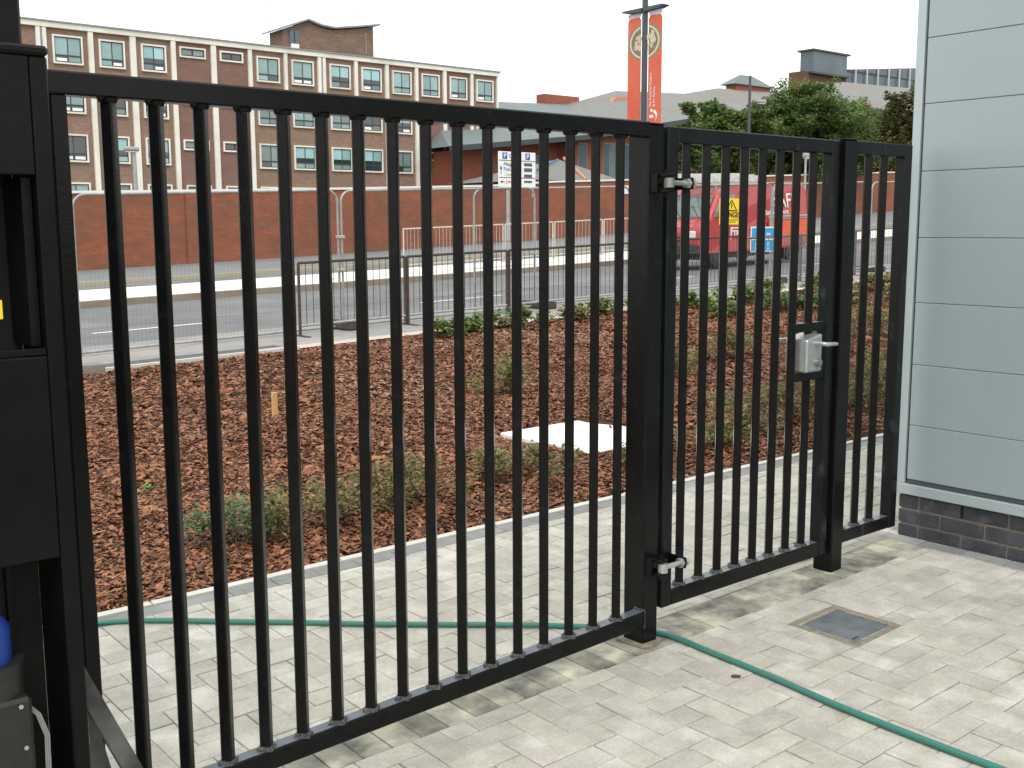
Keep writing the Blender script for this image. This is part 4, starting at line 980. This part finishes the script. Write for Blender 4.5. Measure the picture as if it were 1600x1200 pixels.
# banner column
t = thing("banner_post", "dark lamp column carrying two coral banners with round emblems", "banner post", (26.45, 25.0, G(26.5)))
z0 = G(26.5)
b = MB(); b.tube([(0, 0, 0), (0, 0, 1.4)], .11, 12); b.tube([(0, 0, 1.4), (0, 0, 12)], [.115, .105], 12); b.build("column", POLE, t)
PXM = None
for sgn, nm in ((-1, "near"), (1, "far")):
    arm = MB(); y0, y1 = sgn * .05, sgn * 1.05
    vs = [(-.03, y0, 8.42), (.03, y0, 8.42), (.03, y0, 8.62), (-.03, y0, 8.62), (-.22, y0 * 1.0 + sgn * .35, 8.52), (.22, y0 + sgn * .35, 8.52), (0, y1, 8.40), (0, y1, 8.44), (0, y0 + sgn * .4, 8.64)]
    arm.prism([(y0, 8.30), (y1 * .7, 8.33), (y1, 8.40), (y1 * .9, 8.44), (y0, 8.44)], 'x', -.16, .16); arm.build("bracket_arm", POLE, t)
    b = MB(); yi, yo = sgn * .19, sgn * .82; yc = (yi + yo) / 2
    top = [(yi, 8.05), (yi + sgn * .08, 8.17), (yo - sgn * .06, 8.15), (yo, 8.02)]
    b.prism([(yi, 4.35), *top, (yo, 4.35)], 'x', -.012, .012); bn = b.build("banner", BANN, t)
    b = MB(); b.prism([(yi, 8.18), (yi, 8.29), (yo, 8.31), (yo, 8.16)], 'x', -.010, .010); b.build("banner_strap", mat("pale_strap", (.55, .6, .66)), bn)
    # half emblem: rings around the column axis
    ez = 7.28; EZ = .80
    for (ra, rb, m_, ox) in ((.72, .82, mat("ring_brown", (.20, .16, .11), (.3, .25, .17), scale=14), .0135), (.64, .72, mat("ring_cream", (.55, .48, .33), (.62, .55, .4), scale=9), .0145), (.0, .64, mat("emblem_brown", (.16, .12, .09), (.26, .2, .15), scale=6), .0140)):
        for sx_ in (-1,):
            bb = MB(); vs = []; nn = 28; pa, pbk = [], []
            for k in range(nn + 1):
                an = -math.pi / 2 + math.pi * k / nn
                pa.append((sgn * max(min(rb * math.cos(an), .82), .19), ez + EZ * rb * math.sin(an)))
                pbk.append((sgn * max(min(ra * math.cos(an), .82), .19), ez + EZ * ra * math.sin(an)))
            vs = [(-ox, p[0], p[1]) for p in pa] + [(-ox, p[0], p[1]) for p in pbk]
            bb.add(vs, [(k, k + 1, k + 1 + nn + 1, k + nn + 1) for k in range(nn)]); bb.build("emblem_ring", m_, bn, fix=False)
    bb = MB(); rr = random.Random(11 + sgn)
    for k in range(15):
        a = rr.uniform(-1.3, 1.3); q = rr.uniform(.2, .52); cy = sgn * max(.2, q * math.cos(a)); cz_ = ez + EZ * q * math.sin(a)
        s_ = rr.uniform(.04, .11); pts = [(cy + s_ * rr.uniform(.6, 1.2) * math.cos(2 * math.pi * j / 7), cz_ + s_ * 1.3 * rr.uniform(.6, 1.2) * math.sin(2 * math.pi * j / 7)) for j in range(7)]
        bb.prism(pts, 'x', -.0175 - .0006 * k, -.0155)
    bb.build("emblem_relief", mat("emblem_cream", (.50, .42, .28), (.6, .52, .37), scale=8), bn)
    if sgn == -1:
        for s_, yy in (("The Potteries Museum", -.33), ("& Art Gallery", -.50)):
            tx = text(s_, .150, GRIM, bn, (-.02, yy - .04, 4.98), (0, 0, 0), depth=.002, sx=.86)
            tx.rotation_euler = Matrix(((0, 0, -1), (0, -1, 0), (1, 0, 0))).to_euler() if False else Matrix(((0, 0, -1), (-0.0, 1, 0), (1, 0, 0))).to_euler()
        lg = MB()
        lg.prism([(-.44, 4.90), (-.36, 4.93), (-.32, 4.86), (-.38, 4.80), (-.45, 4.83)], 'x', -.018, -.0155)
        lg.prism([(-.50, 4.88), (-.60, 4.84), (-.66, 4.72), (-.64, 4.60), (-.54, 4.48), (-.60, 4.62), (-.57, 4.72), (-.48, 4.78)], 'x', -.0185, -.016)
        lg.prism([(-.28, 4.60), (-.28, 4.70), (-.46, 4.71), (-.48, 4.61)], 'x', -.018, -.0155); lg.build("logo", GRIM, bn)
    else:
        lg = MB(); lg.prism([(.2, 4.42), (.2, 4.50), (.72, 4.48), (.72, 4.40)], 'x', -.018, -.0155); lg.build("logo", mat("pink_fade", (.75, .45, .4)), bn)

def streetlamp(label, x, y, ztop, head=(.35, 0), r0=.05, m=POLE):
    g_ = G(x); t = thing("street_lamp", label, "street lamp", (x, y, g_)); h = ztop - g_
    b = MB(); b.tube([(0, 0, 0), (0, 0, h)], [r0 * 1.3, r0 * .8], 8); b.build("column", m, t)
    b = MB(); b.cbox(head[0] - .28, head[0] + .28, -.14, .14, head[1] + h - .12, head[1] + h + .06, c=.05); b.build("lamp_head", GALVD, t)
    b = MB(); b.box(head[0] - .22, head[0] + .22, -.10, .10, head[1] + h - .15, head[1] + h - .121); b.build("lamp_lens", PLQ, t); return t
streetlamp("short grey street lamp with square head behind the red wall", 13.55, 40, 4.75, (-.1, 0), .09, GALVD)
streetlamp("thin dark lamp column rising in front of the gallery trees", 44.0, 34, 9.4, (1.0, -1.2), .08)
streetlamp("small grey lamp above the rear of the van", 34.9, 24, 4.5, (.2, 0), .05, GALVD)
streetlamp("white lamp head in front of the gallery's left roof", 29.75, 34, 6.45, (-.75, .0), .05, GALVD)

# ------------------------------------------------------------------ red boundary wall
wl = thing("boundary_wall", "long orange red brick boundary wall with pale coping across the road", "wall", (-6, 34, 0))
def WY(x): return 33.9 + (x - 9) * .09
b = MB(); c_ = MB(); X_ = np.arange(-12, 110, 4.0); vs = []; vc = []
for x in X_:
    g_ = G(x); y = WY(x); h = 2.5 + (.12 if x > 30 else 0)
    vs += [(x, y, g_ - .3), (x, y, g_ + h), (x, y + .33, g_ + h), (x, y + .33, g_ - .3)]
    vc += [(x, y - .06, g_ + h + .002), (x, y - .06, g_ + h + .085), (x, y + .39, g_ + h + .085), (x, y + .39, g_ + h + .002)]
nX = len(X_)
for B_, V_ in ((b, vs), (c_, vc)):
    fs = [(4 * i + k, 4 * i + 4 + k, 4 * i + 4 + (k + 1) % 4, 4 * i + (k + 1) % 4) for i in range(nX - 1) for k in range(4)] + [(3, 2, 1, 0), (4 * nX - 4, 4 * nX - 3, 4 * nX - 2, 4 * nX - 1)]
    B_.add(V_, fs)
o = b.build("brickwork", REDW, wl); o.location = (6, -34, 0)
o = c_.build("coping", COPING, wl); o.location = (6, -34, 0)
b = MB()
for x in np.arange(-9, 100, 7.35):
    x = float(x); b.box(x, x + .45, WY(x) - .06, WY(x) + .1, G(x) - .3, G(x) + 2.49)
o = b.build("buttress", REDW, wl); o.location = (6, -34, 0)
b = MB(); b.box(37.05, 37.75, WY(37.4) - .05, WY(37.4) - .005, 3.3, 3.72); o = b.build("plaque", PLQ, wl); o.location = (6, -34, 0)

# ------------------------------------------------------------------ office block
of = thing("office_block", "four storey brown brick office block with cream white framing and teal blinds", "building", (17, 65, .5))
def PO(b, name, m, par=None): 
    o = b.build(name, m, par or of)
    if par is None: o.location = (-17, -65, -.5)
    return o
pil = [(17.77, 18.35), (20.75, 21.05), (23.27, 23.63), (25.87, 26.165), (28.52, 28.87), (31.11, 31.385), (33.73, 33.97), (36.32, 36.92), (39.24, 39.5), (41.83, 42.11), (44.43, 44.69), (46.98, 47.28), (49.58, 49.83), (52.16, 52.29)]
b = MB(); b.box(4, 52.25, 65, 79, -1, 13.32); PO(b, "wall", FAC)
for i in (4, 5, 11, 12): b = MB(); b.box(pil[i - 1][1], pil[i][0], 64.97, 65, -1, 13.3); PO(b, "red_brick_bay", FACR)
for a, c2 in pil + [(14.9, 15.15), (12.3, 12.55)]:
    b = MB(); 
    if c2 - a > .5: b.box(a, (a + c2) / 2 - .06, 64.82, 65, -1, 13.31); b.box((a + c2) / 2 + .06, c2, 64.82, 65, -1, 13.31)
    else: b.box(a, c2, 64.82, 65, -1, 13.31)
    PO(b, "pilaster", WHITE)
for a, c2 in (pil[0], pil[7]): b = MB(); b.tube([((a + c2) / 2, 64.86, 0), ((a + c2) / 2, 64.86, 13.3)], .05, 6); PO(b, "downpipe", LEADG)
b = MB(); b.box(3.9, 52.4, 64.78, 65.2, 13.3105, 13.62); PO(b, "cornice", WHITE)
b = MB(); b.box(3.85, 52.5, 64.70, 79.1, 13.6205, 13.70); PO(b, "roof_edge", LEADG)
unit = MB(); unit.box(0, 1, 0, 1, 0, 1)
UM = {}
def upane(m):
    if m.name not in UM: UM[m.name] = unit.mesh("pane", m)
    return UM[m.name]
def window(x0, x1, z0, z1, style, kind="full"):
    w, h = x1 - x0, z1 - z0; s = .10
    b = MB()
    for a in ((x0, x1, z0, z0 + s), (x0, x1, z1 - s, z1)): b.box(a[0], a[1], 64.86, 65.0, a[2], a[3])
    for a in ((x0, x0 + s), (x1 - s, x1)): b.box(a[0], a[1], 64.86, 65.0, z0 + s, z1 - s)
    d = .055; y0, y1 = 64.93, 64.985
    xi0, xi1, zi0, zi1 = x0 + s, x1 - s, z0 + s, z1 - s; xm = (xi0 + xi1) / 2
    zt = zi0 + (zi1 - zi0) * .27
    b.box(xi0, xi1, y0, y1, zi0, zi0 + d, 1); b.box(xi0, xi1, y0, y1, zi1 - d, zi1, 1)
    b.box(xi0, xi0 + d, y0, y1, zi0 + d, zi1 - d, 1); b.box(xi1 - d, xi1, y0, y1, zi0 + d, zi1 - d, 1)
    b.box(xm - d / 2, xm + d / 2, y0, y1, zi0 + d, zi1 - d, 1)
    if kind == "wide":
        for q in (.25, .75): xx = xi0 + (xi1 - xi0) * q; b.box(xx - d / 2, xx + d / 2, y0 + .002, y1, zi0 + d, zi1 - d, 1)
    if kind != "small": b.box(xi0, xi1, y0 - .004, y1 - .004, zt - .045, zt + .045, 1)
    b.box(x0 + .01, x1 - .01, 64.99, 64.997, z0 + .01, z1 - .01, 1)
    wn = PO(b, "window", [WHITE, FRAME])
    def pane(xa, xb, za, zb_, m, tilt=0):
        o = ob("pane", upane(m), wn, (xa, 64.95 if not tilt else 64.93, za)); o.scale = (xb - xa, .03, zb_ - za)
        if tilt: o.rotation_euler = (-tilt, 0, 0)
        return o
    top, lo = style
    lo = lo if len(lo) == 2 else lo * 2
    mm = {'t': TEAL, 'b': TEAL2, 'd': DGLASS, 'm': MGLASS}
    if kind == "small":
        pane(xi0 + d + .02, xm - .06, zi0 + d + .02, zi1 - d - .02, mm[top]); pane(xm + .06, xi1 - d - .02, zi0 + d + .02, zi1 - d - .02, mm[top]); return wn
    for q, (xa, xb) in enumerate(((xi0 + d, xm - d / 2), (xm + d / 2, xi1 - d))):
        if top in 'th' : pane(xa, xb, zt + .045, zi1 - d, TEAL)
        elif top == 'b': zz = zt + .32 + .0 * q; pane(xa, xb, zz, zi1 - d, TEAL2); pane(xa, xb, zt + .045, zz, DGLASS)
        else: pane(xa, xb, zt + .045, zi1 - d, mm[top])
        l = lo[q]
        if l == 'o': pane(xa + .05, xb - .05, zi0 + d + .02, zt - .07, BRIGHTG, .12); pane(xa, xb, zi0 + d, zt - .045, DGLASS)
        else: pane(xa, xb, zi0 + d, zt - .045, {'t': TEAL, 'd': DGLASS, 'm': MGLASS, 'b': TEAL2}[l])
    return wn
rows = {1: (11.3, 12.95), 2: (8.47, 10.12), 3: (5.63, 7.28), 4: (2.8, 4.44)}
full = {1: {1: ('t', 'ot'), 2: ('t', 'to'), 3: ('b', 'mo'), 6: ('t', 'td'), 7: ('t', 'oo'), 8: ('b', 'md'), 9: ('b', 'om'), 10: ('t', 't'), 11: ('t', 'mt'), 12: ('t', 'om'), 13: ('t', 'ot')},
        2: {1: ('t', 'oo'), 2: ('d', 'm'), 3: ('b', 'to'), 6: ('m', 'mm'), 7: ('t', 'm'), 8: ('m', 'mt'), 9: ('d', 'om'), 10: ('b', 'do'), 13: ('b', 'dt')},
        3: {1: ('d', 'oo'), 2: ('b', 'dt'), 3: ('b', 'tt'), 6: ('m', 'dt'), 7: ('b', 'tt'), 8: ('b', 'mm'), 9: ('b', 'dd'), 10: ('m', 'dm'), 13: ('b', 'dm')},
        4: {1: ('t', 't'), 2: ('m', 't'), 3: ('d', 'd'), 4: ('d', 'm'), 5: ('d', 'd')}}
for r_, d_ in full.items():
    z0, z1 = rows[r_]
    for bay, stl in d_.items():
        xa, xb = pil[bay - 1][1], pil[bay][0]; window(xa + .34, xb - .32, z0, z1, stl)
for r_ in (1, 2, 3):
    for bay in (4, 5, 11, 12):
        if r_ == 1 and bay > 10: continue
        xa, xb = pil[bay - 1][1], pil[bay][0]; z1 = rows[r_][1] + (.08 if r_ == 1 else .01); window(xa + .27, xb - .34, z1 - .66, z1, ('m', 'm') if (bay + r_) % 2 else ('d', 'd'), "small")
window(31.72, 36.05, 2.8, 4.44, ('d', 'dd'), "wide")
# rooftop plant room
b = MB(); pts = [(36.5, 13.7), (36.5, 15.85), (38.5, 16.62), (39.6, 16.33), (40.7, 16.25), (42.3, 16.5), (44.2, 16.85), (44.2, 13.7)]
b.prism(pts, 'y', 70, 72); o = PO(b, "plant_room", PENT)
b = MB(); rp = [(36.0, 15.70), (38.5, 16.68), (39.6, 16.40), (40.7, 16.33), (42.3, 16.58), (44.7, 17.0)]
b.prism(rp + [(x, z + .12) for x, z in rp[::-1]], 'y', 69.7, 72.3); b.build("plant_room_roof", LEADG, o)
b = MB(); b.box(37.0, 37.75, 69.9, 69.99, 14.95, 15.85); b.build("window", [BLUEG], o)
b = MB(); b.box(37.1, 37.75, 69.9, 69.99, 14.55, 14.93); b.build("white_panel", GRIM, o)
b = MB(); b.box(37.36, 37.40, 69.85, 69.9, 14.95, 15.85); b.build("mullion", FRAME, o)
for x, z0, z1, y in ((35.9, 15.5, 19.6, 71), (43.0, 16.5, 20, 71), (43.4, 14.8, 16.3, 69.8)):
    b = MB(); b.tube([(x, y, z0), (x, y, z1)], .025, 5); PO(b, "antenna", GALVD)

# ------------------------------------------------------------------ red gallery building with slate roofs
ga = thing("gallery_building", "red brick gallery with stepped grey slate roofs behind the boundary wall", "building", (60, 62, 1.5))
def PGa(b, name, m, par=None, fix=True):
    o = b.build(name, m, par or ga, fix=fix)
    if par is None: o.location = (-60, -62, -1.5)
    return o
b = MB(); b.prism([(46, 0), (106, 0), (106, 12.0), (84, 11.6), (70, 10.5), (57, 8.4), (46, 7.3)], 'y', 62, 88); PGa(b, "wall", REDB)
b = MB(); b.prism([(56, 0), (68, 0), (68, 10.15), (57, 8.35), (56, 8.2)], 'y', 61.0, 61.99); PGa(b, "projecting_bay", REDB)
def roof(name, x0, x1, y0, y1, ze, zr, hip=4, m=SLATE, xr0=None, xr1=None):
    b = MB(); ym = y1 if False else (y0 + y1) / 2
    a0, a1 = (xr0 if xr0 is not None else x0 + hip), (xr1 if xr1 is not None else x1 - hip)
    vs = [(x0, y0, ze), (x1, y0, ze), (x1, y1, ze), (x0, y1, ze), (a0, ym, zr), (a1, ym, zr)]
    b.add(vs, [(0, 1, 5, 4), (1, 2, 5), (2, 3, 4, 5), (3, 0, 4), (3, 2, 1, 0)]); o = PGa(b, name, m)
    g = MB(); g.box(x0 - .1, x1 + .1, y0 - .25, y0 + .02, ze - .28, ze + .02); g.build("gutter", EAVE, o)
    h = MB(); h.tube([vs[0], vs[4]], .13, 6); h.tube([vs[1], vs[5]], .13, 6); h.build("hip_tiles", m if m is SLATEG else LEADG, o); return o
ev = [(44, 7.35), (57, 8.75), (70, 10.85), (84, 11.9), (106, 12.3)]
rg = [(52.5, 12.3), (61, 12.9), (68.9, 13.2), (75.5, 14.95), (85.7, 15.45), (91, 16.4), (112, 17.2)]
for nm, i0, i1, r0, r1, m_ in (("roof", 0, 1, 0, 2, SLATEG), ("roof", 1, 4, 2, 6, SLATE)):
    E_ = [(x, 60.2, z) for x, z in ev[i0:i1 + 1]]; K_ = [(x, 75, z) for x, z in rg[r0:r1 + 1]]; B_ = [(x, 90, z - 4) for x, z in rg[r0:r1 + 1]]
    bb = MB(); vs = E_ + K_ + B_; ne, nk = len(E_), len(K_)
    fs = []; a_ = b2 = 0
    while a_ < ne - 1 or b2 < nk - 1:      # zip eave and ridge into triangles
        if b2 == nk - 1 or (a_ < ne - 1 and (a_ + 1) / (ne - 1) <= (b2 + 1) / (nk - 1)): fs.append((a_, a_ + 1, ne + b2)); a_ += 1
        else: fs.append((a_, ne + b2 + 1, ne + b2)); b2 += 1
    for k in range(nk - 1): fs.append((ne + k, ne + k + 1, ne + nk + k + 1, ne + nk + k))
    fs.append((0, ne, ne + nk)); fs.append((ne - 1, ne + nk - 1, ne + 2 * nk - 1))
    bb.add(vs, fs); ro = PGa(bb, nm, m_)
    gg = MB()
    for k in range(ne - 1): gg.prism([(E_[k][0], E_[k][2] - .35), (E_[k + 1][0], E_[k + 1][2] - .35), (E_[k + 1][0], E_[k + 1][2] + .03), (E_[k][0], E_[k][2] + .03)], 'y', 59.9, 60.21)
    gg.build("gutter", EAVE, ro)
b = MB(); b.prism([(69.2, 12.0), (77, 12.0), (74.5, 14.0), (71, 13.6)], 'y', 70.5, 71); PGa(b, "tiled_verge", ORANGE)
b = MB(); b.box(66.2, 70.6, 75, 76.2, 11, 14.0); PGa(b, "brick_turret", REDB)
b = MB(); b.box(93.6, 99.6, 74.6, 76, 13, 17.1); o = PGa(b, "brick_dormer", REDB)
b = MB(); b.add([(93.0, 74.3, 17.0), (99.9, 74.3, 17.0), (99.9, 76.5, 17.0), (93.0, 76.5, 17.0), (95.2, 75.4, 18.2), (97.4, 75.4, 18.2)], [(0, 1, 5, 4), (1, 2, 5), (2, 3, 4, 5), (3, 0, 4), (3, 2, 1, 0)]); b.build("dormer_roof", SLATEG, o)
def gwin(x0, x1, z0, z1, y):
    b = MB(); b.box(x0, x1, y - .06, y - .002, z0, z1); o = PGa(b, "window", LEADG)
    n = max(1, round((x1 - x0) / .8)); 
    for k in range(n):
        xa = x0 + (x1 - x0) * (k + .08) / n; xb = x0 + (x1 - x0) * (k + .92) / n; b = MB(); b.box(xa, xb, y - .09, y - .061, z0 + .1, z1 - .1); b.build("pane", MGLASS if k % 2 else BLUEG, o)
for x0, x1, z0, z1, y in ((51, 52, 5.2, 7.2, 62), (53.2, 54.8, 5.2, 7.2, 62), (57.2, 58.2, 5.3, 8.3, 61), (60.0, 61.4, 5.4, 8.4, 61), (62.2, 63.2, 5.4, 8.4, 61), (64.4, 66.8, 6.0, 8.8, 61), (72, 74, 6.4, 9, 62), (78, 80, 6.4, 9, 62), (97.6, 98.4, 5.9, 7.8, 62)): gwin(x0, x1, z0, z1, y)
# porch with hipped roof
b = MB(); b.box(45.5, 53.0, 53, 60.8, 0, 4.7); po = PGa(b, "porch", REDB)
b = MB(); b.add([(44.4, 51.8, 4.75), (53.4, 51.8, 4.75), (53.4, 61, 4.75), (44.4, 61, 4.75), (49.6, 55, 6.4), (50.4, 56, 6.4)], [(0, 1, 5, 4), (1, 2, 5), (2, 3, 4, 5), (3, 0, 4), (3, 2, 1, 0)]); b.build("porch_roof", SLATE, po)
b = MB(); b.tube([(49.4, 51.9, 4.85), (50.2, 55, 6.5)], .12, 6); b.build("hip_tiles", ORANGE, po)
b = MB(); b.box(44.3, 53.5, 51.65, 51.8, 4.5, 4.76); b.build("gutter", EAVE, po)
b = MB(); b.add([(46.0, 53.2, 5.35), (49.3, 54.6, 6.25), (49.3, 54.6, 6.45), (46.0, 53.2, 5.5)], [(0, 1, 2, 3)]); b.add([(46.0, 53.0, 5.38), (49.3, 54.4, 6.28), (49.3, 54.4, 6.33), (46.0, 53.0, 5.43)], [(3, 2, 1, 0)]); b.build("roof_glazing", mat("blue_rooflight", (.08, .2, .42), rough=.2), po)

# right-hand wing behind the big tree
rw = thing("brick_wing", "red brick wing with a broad grey roof left of the clad wall", "building", (100, 60, 2))
b = MB(); b.box(93.5, 135, 60.6, 80, 0, 13.0); o = b.build("wall", REDB, rw); o.location = (-100, -60, -2)
b = MB(); b.add([(91.5, 59.4, 13.2), (137, 59.4, 13.9), (137, 72, 19.0), (109, 72, 18.2), (91.5, 84, 13.2), (137, 84, 13.9)], [(0, 1, 2, 3), (0, 3, 4), (4, 3, 2, 5), (1, 5, 2), (0, 4, 5, 1)]); o = b.build("roof", SLATE, rw); o.location = (-100, -60, -2)
b = MB(); b.box(91.4, 137, 59.1, 59.4, 12.85, 13.25); o = b.build("gutter", EAVE, rw); o.location = (-100, -60, -2)
b = MB(); b.box(93.6, 135, 60.4, 60.6, 12.0, 12.8); o = b.build("soffit", EAVE, rw); o.location = (-100, -60, -2)
b = MB(); b.box(98.6, 99.9, 60.5, 60.595, 10.2, 12.0); o = b.build("window", BLUEG, rw); o.location = (-100, -60, -2)
b = MB(); b.box(106, 107.4, 60.5, 60.595, 10.2, 12.0); o = b.build("window", BLUEG, rw); o.location = (-100, -60, -2)
# dark tower and glazed storey far behind
tw = thing("dark_tower_block", "distant dark block with a slate blue stair tower and glazed top storey", "building", (160, 112, 4))
def PT(b, name, m): o = b.build(name, m, tw); o.location = (-160, -112, -4); return o
b = MB(); b.box(155.5, 168, 110, 113, 4, 27.6); PT(b, "brick_base", mat("dark_brick", (.10, .055, .042), (.13, .07, .05), rough=.9, scale=1))
b = MB(); b.box(157.3, 167.2, 109.4, 112, 27.62, 31.0); PT(b, "tower_cladding", BLUEG)
b = MB(); b.box(156.9, 167.8, 109.1, 112.4, 31.01, 31.3); b.box(156.9, 167.8, 109.2, 112.4, 27.3, 27.61); PT(b, "tower_band", FRAME)
b = MB(); b.box(168.05, 215, 110, 122, 26.0, 28.9); gl = PT(b, "glazed_storey", BLUEG)
b.v = b.v
b = MB(); b.box(168.05, 215, 110.3, 122, 4, 25.99); PT(b, "lower_wall", mat("dark_brick_wall", (.17, .09, .07), rough=.9))
b = MB(); b.add([(168.05, 109.8, 28.9), (215, 109.8, 33.5), (215, 122, 33.5), (168.05, 122, 28.9), (168.05, 110.0, 28.4), (215, 110.0, 28.9), (215, 121, 28.9), (168.05, 121, 28.4)], [(0, 1, 2, 3), (0, 4, 5, 1), (3, 2, 6, 7), (1, 5, 6, 2)]); PT(b, "glazed_upper", BLUEG)
for k in range(11):
    x = 170.2 + 3.55 * k; b = MB(); b.box(x, x + .28, 109.55, 109.75, 26.2, 29.0 + (x - 168) * .097); PT(b, "mullion", mat("pale_mullion", (.5, .52, .55)) if k == 0 else bpy.data.materials["pale_mullion"])

# lift static geometry that uses G for z=0 origins
bpy.context.view_layer.update()
